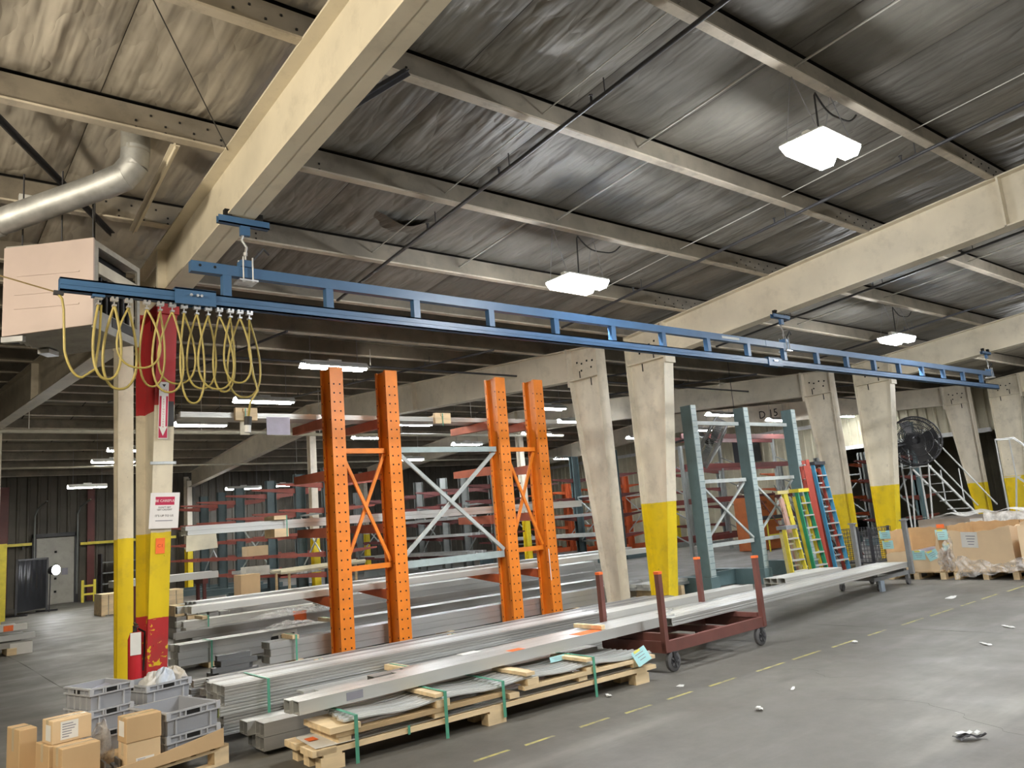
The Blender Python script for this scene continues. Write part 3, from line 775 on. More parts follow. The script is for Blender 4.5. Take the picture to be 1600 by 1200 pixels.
for a_ in (.6, .985):
    p = A + seg * a_
    MB().tube([p, p + seg.normalized() * .02], R_ * 1.03, 20).build('pipe_collar', m_flue, fl, smooth=True)
# small grey junction box with conduit at far upper left
jb = thing('junction_box', 'small grey junction box below the roof, left above the flue', 'electrical box', (.98, 7.9, 4.78))
MB().box(.92, 1.03, 7.87, 7.93, 4.78, 4.9).build('box_body', m_lamp, jb)
MB().disc((.98, 7.868, 4.845), .012, (0, -1, 0), 8, .004).build('knockout', m_black, jb)
MB().tube([(.94, 7.9, 4.79), (.86, 7.9, 4.74), (.78, 7.88, 4.74), (.77, 7.88, 4.6), (.77, 7.88, 4.3)], .014, 6).build('conduit', m_dark, jb)
# ================================================================== PIPES
m_pipe = mat('black iron pipe', (0.045, 0.045, 0.05), 0.5)
def sprinkler(X, us, f, sg, Y0, label, drop=.12, heads=(), r=.02, X2=None):
    X2 = X if X2 is None else X2
    p0 = (X, Y0 + sg * us[0], f(us[0]) - drop); p1 = (X2, Y0 + sg * us[1], f(us[1]) - drop)
    t = thing('sprinkler_pipe', label, 'pipe', p0)
    MB().tube([p0, p1], r, 8).build('pipe', m_pipe, t, smooth='all')
    for uh in heads:
        a = (uh - us[0]) / (us[1] - us[0]); x = X + (X2 - X) * a
        y = Y0 + sg * uh; z = f(uh) - drop
        MB().tube([(x, y, z), (x, y, z + .07)], .012, 6).disc((x, y, z + .075), .022, (0, 0, 1), 8, .006).build('sprinkler_head', m_pipe, t)
        MB().tube([(x, y - .16, z), (x, y - .16, z + drop + .04)], .006, 5).build('pipe_hanger', m_pipe, t)
    return t
sprinkler(4.62, (.4, 11.8), ztop_r, -1, YR, 'black sprinkler pipe crossing the ceiling from the middle of the track to the top edge', heads=(2.6, 3.9, 5.2, 7.4, 9.2))
sprinkler(8.6, (.4, 11.8), ztop_r, -1, YR, 'black sprinkler pipe running past the nearest lamp to the right edge', heads=(2.0, 4.4, 6.0))
sprinkler(12.7, (.4, 11.8), ztop_r, -1, YR, 'black sprinkler pipe just beyond the long beam at right', heads=(1.9, 3.6, 5.0))
sprinkler(16.4, (.4, 11.8), ztop_r, -1, YR, 'black sprinkler pipe above the farthest bright lamp', heads=(2.4, 4.6))
sprinkler(-.15, (3.2, 11.8), ztop_r, -1, YR, 'black pipe with a coil of chain at the top left corner', heads=(4.2,), r=.028)
for i, X in enumerate((4.6, 8.4, 13.2, 16.4, 21.5)):
    sprinkler(X, (.8, 12.0), ztop_l, 1, YL, ('dark pipe sloping across the dim ceiling left of the red column', 'dark pipe sloping across the dim ceiling behind the orange uprights', 'dark sloping pipe behind the grey cross braces', 'dark sloping pipe behind the right orange uprights', 'dark sloping pipe above the green rack')[i], heads=(3, 6, 9))
def conduit(X0, X1, Y, Z, r, m, label, n=4):
    t = thing('ceiling_pipe', label, 'pipe', (X0, Y, Z))
    MB().tube([(X0, Y, Z), (X1, Y, Z)], r, 8).build('pipe', m, t, smooth='all')
    u = Y - YL; f = ztop_l if u < RID else fdown
    for i in range(n):
        x = X0 + (X1 - X0) * (i + .5) / n
        MB().tube([(x, Y, Z), (x, Y, f(u) + .02)], .008, 5).build('pipe_hanger', m_rod, t)
m_pp = mat('pale painted pipe', (0.42, 0.39, 0.31), 0.5)
conduit(-6, 7.4, 18, 4.17, .045, m_pp, 'pale pipe running level behind the two left columns')
conduit(7.5, 17, 18.2, 4.16, .04, m_pp, 'pale pipe running level behind the orange uprights')
conduit(-6, 24, 26, 4.25, .03, m_pp, 'thin far pipe over the left racks', n=6)
conduit(-6, 30, 12.2, 4.55, .02, m_pipe, 'thin black pipe high over the orange rack', n=7)

ch = thing('hanging_chain', 'loop of dark chain hanging beside the black pipe in the top left corner', 'chain', (-.02, 4.2, 4.6))
for k in range(14):
    a = k / 13; z = 4.88 - .26 * math.sin(PI * a); y = 4.35 - .16 * a
    c = Vector((-.0 + .01 * (k % 2), y, z))
    MB().tube([c + Vector((.016 * math.cos(t * PI / 4) if k % 2 else 0, 0 if k % 2 else .016 * math.cos(t * PI / 4), .024 * math.sin(t * PI / 4))) for t in range(8)], .005, 4, closed=True).build('chain_link', m_dark, ch)
# ================================================================== ORANGE RACK
m_or = mat('bright orange enamel', (0.74, 0.205, 0.012), 0.5, var=0.10, scale=4, grime=0.18, gcol=(0.35, 0.11, 0.03))
m_ord = mat('orange red enamel', (0.55, 0.12, 0.035), 0.45, var=0.12, scale=4, grime=0.15)
m_arm = mat('dull red arm enamel', (0.27, 0.06, 0.038), 0.5, var=0.15, scale=4, grime=0.2)
m_teal = mat('grey green rack steel', (0.105, 0.165, 0.175), 0.45, var=0.12, scale=3, grime=0.2)
m_tealL = mat('pale grey green steel', (0.33, 0.40, 0.40), 0.45, var=0.12, scale=5, grime=0.2)
m_greyb = mat('pale grey brace', (0.40, 0.43, 0.42), 0.45)
m_armo = mat('salmon red arm enamel', (0.46, 0.13, 0.075), 0.5, var=0.15, scale=4, grime=0.2)
ork = thing('cantilever_rack', 'bright orange four-post cantilever rack with cross braces in the middle of the floor', 'rack', (6.85, 10.0, 0))
UX = (4.98, 5.86, 7.90, 8.72); UF, UB, UH = 9.84, 10.14, 3.94
for x in UX:
    mb = MB().box(x - .10, x + .10, UF, UF + .012, .02, UH).box(x - .10, x + .10, UB - .012, UB, .02, UH)
    mb.box(x - .05, x - .042, UF + .012, UB - .012, .02, UH).box(x + .042, x + .05, UF + .012, UB - .012, .02, UH).box(x - .05, x + .05, UF + .01, UB - .01, UH - .02, UH - .01)
    mb.box(x - .10, x - .088, UF + .012, UF + .05, .02, UH).box(x - .10, x - .088, UB - .05, UB - .012, .02, UH)
    up = mb.build('upright', m_or, ork)
    mb = MB()
    k = 0
    z = .14
    while z < UH - .12:
        for dx in (-.045, .045):
            mb.add([(x + dx - .011, UF - .002, z - .011), (x + dx + .011, UF - .002, z - .011), (x + dx + .011, UF - .002, z + .011), (x + dx - .011, UF - .002, z + .011)], [(0, 1, 2, 3)])
        if k % 2 == 0:
            for yy in (UF + .032, UB - .032):
                mb.add([(x - .102, yy - .01, z), (x - .102, yy + .01, z), (x - .102, yy + .01, z + .02), (x - .102, yy - .01, z + .02)], [(3, 2, 1, 0)])
        z += .127; k += 1
    o = mb.build('punched_holes', m_black, up, stuff=True); 
    MB().box(x - .14, x + .14, UF - .03, UB + .03, 0, .02).build('foot_plate', m_teal, ork)
    MB().box(x - .09, x + .09, UB + .03, UB + 1.25, .0, .055).build('base_leg', m_teal, ork)
    for za, m_, L in ((3.20, m_armo, 1.15), (2.45, m_armo, 1.15), (1.66, m_armo, 1.1), (.72, m_ord, 1.1)):
        a = MB().prism([(UB, za - .07), (UB + L, za - (.03 if za > 1 else -.045)), (UB + L, za + .085), (UB, za + .075)], 'x', x - .04, x + .04)
        a.build('arm', m_, ork)
        MB().box(x - .085, x + .085, UB - .015, UB + .012, za - .13, za + .13).build('arm_bracket', m_or, ork)
        mb = MB()
        for dz in (-.09, .09): mb.disc((x - .10, UB - .03, za + dz), .016, (-1, 0, 0), 6, .018)
        mb.build('bracket_bolts', m_ord, ork, stuff=True)
def brace(a, b, m, w=.05, h=.05, name='brace', par=None):
    MB().bar(a, b, w, h).build(name, m, par or ork)
for xa, xb in ((UX[0], UX[1]), (UX[2], UX[3])):
    for z in (2.77, 1.15): brace((xa + .09, 9.99, z), (xb - .09, 9.99, z), m_or, .05, .07, 'horizontal_brace')
    brace((xa + .1, 9.97, 2.72), (xb - .1, 9.97, 1.2), m_or, .03, .045, 'diagonal_brace'); brace((xa + .1, 10.01, 1.2), (xb - .1, 10.01, 2.72), m_or, .03, .045, 'diagonal_brace')
brace((UX[1] + .09, 9.99, 2.78), (UX[2] - .09, 9.99, 2.78), m_tealL, .05, .08, 'horizontal_brace')
brace((UX[1] + .09, 9.99, 1.12), (UX[2] - .09, 9.99, 1.12), m_tealL, .05, .10, 'horizontal_brace')
brace((UX[1] + .1, 9.96, 2.74), (UX[2] - .1, 9.96, 1.19), m_greyb, .035, .055, 'diagonal_brace'); brace((UX[1] + .1, 10.02, 1.19), (UX[2] - .1, 10.02, 2.74), m_greyb, .035, .055, 'diagonal_brace')
MB().box(UX[3] - .098, UX[3] - .085, UF - .003, UF - .001, .62, 1.12).build('white_stencil', m_white, ork)
# ================================================================== GREEN RACK
grk = thing('cantilever_rack', 'dark green three-post cantilever rack with perforated posts beside the ladders', 'rack', (13.7, 9.4, 0))
GX = (12.06, 13.75, 15.50); GF, GB, GH = 9.24, 9.49, 3.5
for x in GX:
    up = MB().box(x - .075, x + .075, GF, GF + .014, .02, GH).build('upright_face', m_tealL, grk)
    mb = MB()
    z = .2
    while z < GH:
        mb.add([(x - .07, GF - .002, z), (x + .07, GF - .002, z), (x + .07, GF - .002, z + .01), (x - .07, GF - .002, z + .01)], [(0, 1, 2, 3)])
        z += .115
    mb.build('perforation', m_teal, up, stuff=True)
    MB().box(x - .075, x - .06, GF + .014, GB, .02, GH).box(x + .06, x + .075, GF + .014, GB, .02, GH).box(x - .06, x + .06, GB - .014, GB, .02, GH).build('upright', m_teal, grk)
    MB().box(x - .13, x + .13, GF - .02, GB + .95, 0, .3).build('base_leg', m_teal, grk)
for xa, xb in ((GX[0], GX[1]), (GX[1], GX[2])):
    for z in (3.18, 2.05, .85): brace((xa + .1, 9.4, z), (xb - .1, 9.4, z), m_greyb, .05, .07, 'horizontal_brace', grk)
    brace((xa + .1, 9.38, 2.0), (xb - .1, 9.38, .9), m_greyb, .03, .04, 'diagonal_brace', grk); brace((xa + .1, 9.43, .9), (xb - .1, 9.43, 2.0), m_greyb, .03, .04, 'diagonal_brace', grk)
MB().box(GX[0] + .13, GX[1] - .13, 9.9, 9.96, .02, .30).build('base_plate', m_teal, grk)
# ================================================================== BACKGROUND RACKS
def rack_row(label, X, Ys, H, mu, ma, levels, L=1.1, both=True, axis='y', braces=True, w=.2, d=.3):
    """cantilever row: posts along `axis` at Ys, arms across it on one or both sides"""
    t = thing('cantilever_rack', label, 'rack', (X, sum(Ys) / len(Ys), 0) if axis == 'y' else (sum(Ys) / len(Ys), X, 0))
    def B(mb, a0, a1, b0, b1, z0, z1):
        return mb.box(a0, a1, b0, b1, z0, z1) if axis == 'y' else mb.box(b0, b1, a0, a1, z0, z1)
    for y in Ys:
        mb = MB(); B(mb, X - d / 2, X - d / 2 + .012, y - w / 2, y + w / 2, 0, H); B(mb, X + d / 2 - .012, X + d / 2, y - w / 2, y + w / 2, 0, H); B(mb, X - d / 2, X + d / 2, y - .03, y + .03, 0, H)
        mb.build('upright', mu, t)
        for s in ((-1, 1) if both else (-1,)):
            for z in levels:
                mb = MB()
                P = [(X + s * d / 2, z - .07), (X + s * (d / 2 + L), z + .05), (X + s * (d / 2 + L), z + .09), (X + s * d / 2, z + .08)]
                if axis == 'y': mb.prism(P, 'y', y - .04, y + .04)
                else: mb.prism(P, 'x', y - .04, y + .04)
                mb.build('arm', ma, t)
            mb = MB(); B(mb, *sorted((X + s * d / 2, X + s * (d / 2 + L))), y - .08, y + .08, 0, .2); mb.build('base_leg', mu, t)
    if braces:
        for ya, yb in list(zip(Ys, Ys[1:]))[::2]:
            def Q(y, z): return (X, y, z) if axis == 'y' else (y, X, z)
            for z in (.7, 2.3): MB().bar(Q(ya, z), Q(yb, z), .04, .05).build('horizontal_brace', m_greyb, t)
            MB().bar(Q(ya, .72), Q(yb, 2.28), .03, .04).build('diagonal_brace', m_greyb, t); MB().bar(Q(ya, 2.28), Q(yb, .72), .03, .04).build('diagonal_brace', m_greyb, t)
    return t
m_tealD = mat('blue grey rack steel', (0.07, 0.105, 0.11), 0.5, var=0.15, scale=2, grime=0.2)
m_greyU = mat('dusty grey rack steel', (0.19, 0.20, 0.19), 0.5, var=0.15, scale=2, grime=0.25)
m_maroon = mat('maroon enamel', (0.115, 0.024, 0.02), 0.5, var=0.15, scale=3, grime=0.2)
m_orD = mat('deep orange enamel', (0.40, 0.075, 0.02), 0.5, var=0.15, scale=3, grime=0.15)
rack_row('blue grey rack row with red arms receding behind the hanging profile bundle at left', 10.0, [20.6, 22.5, 24.7, 27.5, 29.3, 31.3], 3.55, m_tealD, m_arm, (3.05, 2.35, 1.7, 1.15, .6), L=1.3)
rack_row('grey rack row with maroon arms seen between the grey cross braces', 15.9, [20.6, 22.3, 23.6, 25.2, 27.5, 30], 3.35, m_greyU, m_maroon, (2.8, 2.3, 1.75, 1.2, .6), L=1.0)
rack_row('tall blue grey posts behind the right pair of orange uprights', 20.3, [19.3, 21.3, 23.6, 26.0], 3.8, m_tealD, m_maroon, (2.9, 2.2, 1.5, .8), L=1.0)
rack_row('orange rack row far behind, left of the slanting column', 26.3, [22.6, 24.5, 26.4, 28.3, 30.2], 3.2, m_orD, m_orD, (2.75, 2.2, 1.65, 1.1, .55), L=.9, w=.35)
rack_row('grey wall rack with dark arms between the two middle columns', 26.8, [19.6, 21.3], 3.3, m_greyU, m_maroon, (2.9, 2.2, 1.5, .8), L=1.3, both=False, braces=False)
rack_row('far grey rack with orange arms against the cream cladding', 29.3, [14.9, 16.7, 18.5], 3.1, m_greyU, m_orD, (2.6, 2.0, 1.4, .8), L=1.2, both=False)
rack_row('green rack posts far behind the rolling stairs', 24.6, [10.9, 12.2, 13.5], 3.6, m_teal, m_maroon, (2.5, 1.9, 1.3, .7), L=.9)
# pallet rack with maroon beams
pr = thing('pallet_rack', 'pallet rack with long maroon beams behind the green posts', 'rack', (24.2, 17, 0))
for x in (20.7, 24.2, 27.7):
    for y in (16.6, 17.6):
        MB().box(x - .05, x + .05, y - .05, y + .05, 0, 4.2 if x > 21 else 3.6).build('upright', m_greyU, pr)
    for z in (.4, 1.2, 2.0, 2.8): MB().bar((x, 16.6, z), (x, 17.6, z + .5), .03, .04).build('frame_brace', m_greyU, pr)
for xa, xb in ((20.75, 24.15), (24.25, 27.65)):
    for z in (3.85, 2.82, 1.68, .45):
        for y in (16.55, 17.6): MB().box(xa, xb, y - .03, y + .03, z, z + .17).build('shelf_beam', m_maroon, pr)
# ================================================================== ALUMINIUM PROFILE BUNDLES
m_al = [mat('mill aluminium', (0.54, 0.55, 0.545), 0.38, 0.65, var=0.10, scale=2.0, stretch=(.25, 4, 4)), mat('bright aluminium', (0.62, 0.63, 0.62), 0.38, 0.55, var=0.08, scale=2.0, stretch=(.25, 4, 4)),
        mat('dusty aluminium', (0.40, 0.395, 0.38), 0.45, 0.5, var=0.14, scale=2.0, stretch=(.25, 4, 4), grime=0.2, gcol=(.3, .27, .24)), mat('whitish anodised aluminium', (0.60, 0.60, 0.57), 0.45, 0.3, var=0.08, scale=2.0, stretch=(.25, 4, 4)),
        mat('dark grey extrusion', (0.20, 0.205, 0.21), 0.40, 0.5, var=0.12, scale=2.0)]
m_wood = mat('pale raw timber', (0.78, 0.61, 0.38), 0.65, var=0.16, scale=5, stretch=(.5, 3, 3))
m_woodD = mat('weathered timber', (0.50, 0.36, 0.20), 0.7, var=0.2, scale=5, stretch=(.5, 3, 3))
m_strap = mat('green plastic strap', (0.10, 0.36, 0.25), 0.4)
m_tag = mat('pale cyan paper tag', (0.40, 0.72, 0.76), 0.7, var=.05)
m_paper = mat('white paper', (0.74, 0.74, 0.72), 0.7, var=.05)
m_yst = mat('yellow sticker', (0.75, 0.72, 0.15), 0.6)
m_ost = mat('fluorescent orange sticker', (0.95, 0.18, 0.04), 0.6)
m_ink = mat('black ink', (0.02, 0.02, 0.02), 0.7)
m_inkb = mat('grey ink', (0.25, 0.25, 0.3), 0.7)
PCACHE = {}
def profile_mesh(L, w, h, kind, mi):
    """extrusion along +x from the origin; lower front corner at 0; kind: tube, twin, flat, channel, fluted"""
    key = (round(L, 2), w, h, kind, mi)
    if key in PCACHE: return PCACHE[key]
    mb = MB(); t = min(.006, w * .12, h * .2)
    def ring(y0, y1, z0, z1, flip=False, inset=0.0, L=L):
        fs = [(0, 1, 5, 4), (1, 2, 6, 5), (2, 3, 7, 6), (3, 0, 4, 7)]
        if flip: fs = [f[::-1] for f in fs]
        mb.add([(inset, y0, z0), (inset, y1, z0), (inset, y1, z1), (inset, y0, z1), (L, y0, z0), (L, y1, z0), (L, y1, z1), (L, y0, z1)], [f[::-1] for f in fs])
    def endface(y0, y1, z0, z1, x, cells):
        # frame round the openings
        for (a, b) in cells: pass
        ys = [y0] + [c for ab in cells for c in ab] + [y1]
        for i in range(0, len(ys), 2): mb.add([(x, ys[i], z0), (x, ys[i + 1], z0), (x, ys[i + 1], z1), (x, ys[i], z1)], [(0, 1, 2, 3)])
        for a, b in cells:
            mb.add([(x, a, z0), (x, b, z0), (x, b, z0 + t), (x, a, z0 + t)], [(0, 1, 2, 3)]); mb.add([(x, a, z1 - t), (x, b, z1 - t), (x, b, z1), (x, a, z1)], [(0, 1, 2, 3)])
    if kind in ('tube', 'twin', 'fluted'):
        n = 2 if kind == 'twin' else 1
        cells = []
        for i in range(n):
            cells.append((i * w / n + t * (1 if i == 0 else .5), (i + 1) * w / n - t * (1 if i == n - 1 else .5)))
        if kind == 'fluted':
            # grooves along the front and top
            P = [(0, 0), (w, 0), (w, h), (w * .72, h), (w * .70, h - .008), (w * .62, h - .008), (w * .60, h), (w * .40, h), (w * .38, h - .008), (w * .30, h - .008), (w * .28, h), (0, h), (0, h * .72), (.008, h * .70), (.008, h * .56), (0, h * .54), (0, h * .40), (.008, h * .38), (.008, h * .24), (0, h * .22)]
            k = len(P); vs = [(x, a, b) for x in (0, L) for a, b in P]
            mb.add(vs, [(i, k + i, k + (i + 1) % k, (i + 1) % k) for i in range(k)])
        else: ring(0, w, 0, h)
        endface(0, w, 0, h, 0, cells); endface(0, w, 0, h, L, cells)
        for a, b in cells:
            mb.add([(0, a, t), (0, b, t), (0, b, h - t), (0, a, h - t), (L, a, t), (L, b, t), (L, b, h - t), (L, a, h - t)], [(0, 1, 5, 4), (1, 2, 6, 5), (2, 3, 7, 6), (3, 0, 4, 7)])
    elif kind == 'flat':
        mb.box(0, L, 0, w, 0, h)
    elif kind == 'channel':
        mb.box(0, L, 0, w, 0, t).box(0, L, 0, t, t, h).box(0, L, w - t, w, t, h)
    me = mb.mesh('profile', m_al[mi])
    PCACHE[key] = me
    return me
def bundle(label, x0, y0, z0, L, rows, cols, w, h, kind='tube', mi=0, rz=0.0, ry=0.0, blocks=(), straps=(), tops=(), stag=.08, group=None, gap=.003, seed=0, zlift=0.0, mix=None, missing=(), bh=.07):
    """a strapped pack of profiles along x; blocks: offsets of timbers underneath, tops: timbers on top"""
    r = random.Random(seed + int(x0 * 100) + int(y0 * 37))
    t = thing('profile_bundle', label, 'profile bundle', (x0, y0, z0))
    t.rotation_euler = (0, ry, rz)
    hb = bh if blocks else 0.0
    W = cols * (w + gap)
    for i in range(rows):
        for j in range(cols):
            if (i, j) in missing: continue
            m_ = mi if mix is None else mix[(i * cols + j) % len(mix)]
            Lj = round(L - r.choice((0, 0, .04, .08)) * (1 if stag else 0), 2)
            o = inst(profile_mesh(Lj, w, h, kind, m_), 'profile', t, (r.uniform(0, stag), j * (w + gap), hb + i * (h + gap)))
    H = hb + rows * (h + gap)
    for b in blocks:
        MB().box(b - .045, b + .045, -.06, W + .06, 0, hb - .002).build('timber_block', m_wood, t, local=True)
    for b in tops:
        MB().box(b - .045, b + .045, -.05, W + .05, H, H + .05).build('timber_block', m_wood, t, local=True)
    for s_ in straps:
        hs = H + (.051 if any(abs(s_ - b) < .06 for b in tops) else .002)
        k = .012
        MB().box(s_ - .012, s_ + .012, -k if not blocks else -.064, -k + .003 if not blocks else -.060, 0, hs).box(s_ - .012, s_ + .012, -k if not blocks else -.064, W + k, hs, hs + .003).build('strap', m_strap, t, local=True)
    return t, W, H
# on the arms of the orange rack
bundle('pale bundle of box profiles lying high across the orange rack arms', 3.1, 10.5, 1.775, 7.0, 2, 3, .075, .055, 'fluted', 1, straps=(), tops=(), stag=.05)
cd_ = thing('tagged_card', 'cream card hanging from the left end of the high profile bundle', 'card', (3.2, 10.49, 1.60))
MB().add([(3.12, 10.485, 1.57), (3.52, 10.485, 1.59), (3.5, 10.485, 1.772), (3.13, 10.485, 1.772), (3.12, 10.490, 1.57), (3.52, 10.490, 1.59), (3.5, 10.490, 1.772), (3.13, 10.490, 1.772)], [(0, 1, 2, 3), (7, 6, 5, 4), (0, 4, 5, 1), (1, 5, 6, 2), (2, 6, 7, 3), (3, 7, 4, 0)]).build('card_sheet', mat('cream card', (.66, .62, .48), .7), cd_)
cl = thing('timber_clamp', 'pair of pale timbers strapped round the high profile bundle', 'timber', (4.35, 10.6, 1.7))
MB().box(4.27, 4.47, 10.45, 10.80, 1.66, 1.773).build('timber_block', m_wood, cl); MB().box(4.27, 4.45, 10.45, 10.80, 1.896, 1.95).build('timber_block', m_wood, cl); MB().box(4.44, 4.455, 10.446, 10.45, 1.66, 1.95).build('strap', m_strap, cl)
bundle('thin bundle on the lower arms of the orange rack, farther one', 3.3, 10.95, .815, 8.5, 1, 3, .09, .10, 'twin', 0, stag=.1)
bundle('thin bundle on the lower arms of the orange rack, nearer one', 3.05, 10.4, .81, 8.6, 1, 4, .085, .085, 'twin', 3, stag=.12)
# on the floor behind the orange rack
bundle('floor stack of hollow profiles right behind the orange uprights, timber strapped at its left', 4.05, 10.22, .0, 7.2, 3, 3, .085, .085, 'twin', 0, blocks=(.4, 2.8, 5.4), tops=(.35,), straps=(.35,), stag=.05)
bundle('short grey extrusions standing out left of the strapped floor stack', 3.36, 10.3, 0.0, 3.2 - 2.7, 4, 3, .075, .062, 'twin', 4, stag=.12, missing=((3, 0), (3, 2)))
bundle('long floor stack second behind the orange rack', 3.2, 11.4, 0, 8.0, 3, 3, .10, .09, 'twin', 0, blocks=(.5, 2.5, 5, 7), tops=(2.3,), straps=(.5, 2.3), stag=.1, mix=(0, 2, 1))
bundle('long floor stack third behind the orange rack with a stepped left end', 3.35, 12.1, 0, 8.4, 4, 3, .10, .09, 'channel', 0, blocks=(1.2, 4, 7), stag=.5, mix=(0, 2))
bundle('tall far stack of hollow profiles behind the right orange uprights', 6.0, 12.9, 0, 6.6, 5, 4, .10, .10, 'twin', 0, blocks=(.7, 3, 6), tops=(1.7,), straps=(1.7,), stag=.2, mix=(0, 1, 2))
bundle('long pale pair of bars with square ends far left on timber', 3.9, 14.0, 0, 7.2, 2, 3, .10, .10, 'twin', 3, blocks=(.6, 3, 6), tops=(.55,), straps=(.6,), stag=.3, bh=.22)
bundle('far stack of profiles reaching past the slanting column, upper of the ends there', 7.2, 13.55, 0, 5.7, 7, 3, .10, .09, 'tube', 1, blocks=(.7, 3, 5), stag=.25, mix=(1, 0))
bundle('flat dark stack farthest behind the orange rack', 5.2, 14.8, 0, 7.0, 4, 4, .11, .09, 'channel', 2, blocks=(.7, 3, 6), stag=.4)
# floor rows between the rack and the long bundle
bundle('thin pale long bundle strapped to timbers in front of the orange uprights', 3.2, 7.95, .0, 6.2, 2, 3, .09, .055, 'fluted', 3, blocks=(.62, 2.3, 4.6), tops=(.62, 2.35), straps=(.62, 2.35), stag=.06, bh=.16)
bundle('wide stack of profiles strapped near the grey totes', 2.32, 6.95, 0, 4.6, 5, 5, .095, .075, 'fluted', 0, blocks=(.4, 2.2, 4.0), straps=(.40,), stag=.06, mix=(0, 1, 2), bh=.06)
bundle('dark floor row of long extrusions left of the orange rack', 2.75, 8.75, 0, 7.4, 2, 6, .09, .07, 'fluted', 2, blocks=(.6, 3, 6), stag=.25, mix=(2, 4, 2), bh=.05)
bundle('flat sheets clamped between timbers beside the strapped stack', 2.95, 6.55, .30, 2.6, 1, 2, .15, .02, 'flat', 1, stag=.1, tops=(.95,), straps=(.95,))
bundle('two stacked open box extrusions on the floor left of the timber skid', 2.33, 6.22, .0, 3.6, 2, 2, .17, .10, 'twin', 2, blocks=(.6, 1.9, 3.2), stag=.1, bh=.04, mix=(2, 0))
# long loads lying over the carts
b1, W1, H1 = bundle('very wide pale load of profiles reaching from the skid onto the brown cart', 2.45, 5.74, .345, 4.25, 1, 2, .11, .095, 'tube', 1, rz=0.0, ry=-.012, stag=.04)
for (dx, y, L, w, h, z, mi) in ((1.0, .23, 3.5, .10, .09, .004, 1), (1.15, .335, 3.5, .10, .085, .004, 0), (.9, .44, 3.9, .12, .06, .004, 2)):
    inst(profile_mesh(L, w, h, 'tube', mi), 'profile', b1, (dx, y, z))
MB().box(3.2, 3.25, .02, .42, .101, .14).build('timber_block', m_wood, b1, local=True)
MB().box(2.9, 3.2, .01, .17, .0952, .0962).build('orange_sticker', m_ost, b1, local=True)
MB().box(2.05, 2.2, -.001, .1, .0955, .0965).build('orange_sticker', m_ost, b1, local=True)
MB().box(.42, .56, -.0015, -.0005, .02, .08).build('label', m_inkb, b1, local=True)
MB().box(1.75, 1.95, .335, .45, .0925, .0935).build('white_label', m_paper, b1, local=True)
b2, W2, H2 = bundle('pale load of profiles bridging from the brown cart to the far grey cart', 6.55, 5.66, .385, 7.35, 1, 4, .125, .085, 'fluted', 3, rz=.118, ry=.014, stag=.05, mix=(1, 3, 3, 0))
MB().box(.3, 1.5, .52, .62, .0, .06).build('loose_bar', m_al[0], b2, local=True)
bundle('thin white bars lying behind the brown cart at the foot of the yellow column', 7.05, 7.35, .0, 3.3, 2, 3, .09, .08, 'flat', 3, blocks=(.5, 2.6), stag=.3, bh=.2)
bundle('flat sheets on timber blocks at the foot of the green rack', 10.75, 9.72, 0, 1.15, 2, 3, .15, .05, 'flat', 0, blocks=(.3, .9), stag=.1, mix=(0, 3), bh=.2)
bundle('small stack of white bars behind the far grey cart', 12.2, 7.9, 0, 1.9, 2, 3, .14, .09, 'fluted', 3, blocks=(.3, 1.5), stag=.05, bh=.08)

# stock lying on the far rack arms, along the rack rows
def bar_pack(label, x, y, z, L, n, w, h, mi):
    t = thing('bar_pack', label, 'bar pack', (x, y, z))
    for i in range(n): MB().box(x + i * (w + .01), x + i * (w + .01) + w, y, y + L, z, z + h).build('bar', m_al[(mi + i) % 3], t)
bar_pack('pack of bars on the upper arms of the grey rack row behind the cross braces', 14.85, 20.9, 1.835, 5.5, 5, .09, .09, 0)
bar_pack('pack of bars on lower arms of the grey rack row behind the cross braces', 14.9, 20.7, 1.285, 6.0, 6, .09, .08, 1)
bar_pack('low pack of bars at the foot of the grey rack row behind the cross braces', 14.8, 20.8, .69, 6.0, 7, .10, .10, 2)
bar_pack('pack of bars on low arms of the left rack row', 9.12, 20.9, .69, 5.0, 6, .10, .10, 2)
bar_pack('pack of bars on the tall blue grey posts behind the right orange uprights', 19.3, 19.5, 1.585, 5.8, 5, .1, .1, 0)
bar_pack('low pack of bars on the tall blue grey posts behind the right orange uprights', 19.25, 19.4, .885, 5.8, 6, .1, .12, 1)

bundle('pale bundle of profiles lying across the topmost arms of the orange rack', 3.05, 10.45, 3.29, 6.6, 1, 5, .075, .07, 'fluted', 3, stag=.08)
for xx, sd in ((3.75, 'left'), (6.95, 'middle'), (9.0, 'right')):
    cl = thing('timber_clamp', 'pale timber block strapped round the topmost profile bundle, ' + sd + ' one', 'timber', (xx, 10.6, 3.2))
    MB().box(xx, xx + .3, 10.38, 10.42 + .02, 3.25, 3.42).build('timber_block', m_wood, cl); MB().box(xx + .1, xx + .17, 10.36, 10.95, 3.365, 3.41).build('timber_block', m_wood, cl)
    MB().box(xx + .12, xx + .135, 10.355, 10.36, 3.2, 3.41).build('strap', m_strap, cl)
for xx, w_, m_, lb in ((3.83, .13, 'cream card', 'small cream card hanging under the left timber of the topmost bundle'), (4.2, .34, None, 'pale lilac paper hanging from the topmost bundle right of the left timber')):
    cdx = thing('tagged_card', lb, 'card', (xx, 10.447, 3.05))
    MB().box(xx, xx + w_, 10.445, 10.449, 3.06, 3.31).build('card_sheet', MATS[m_] if m_ else mat('lilac paper', (.50, .48, .58), .7), cdx)
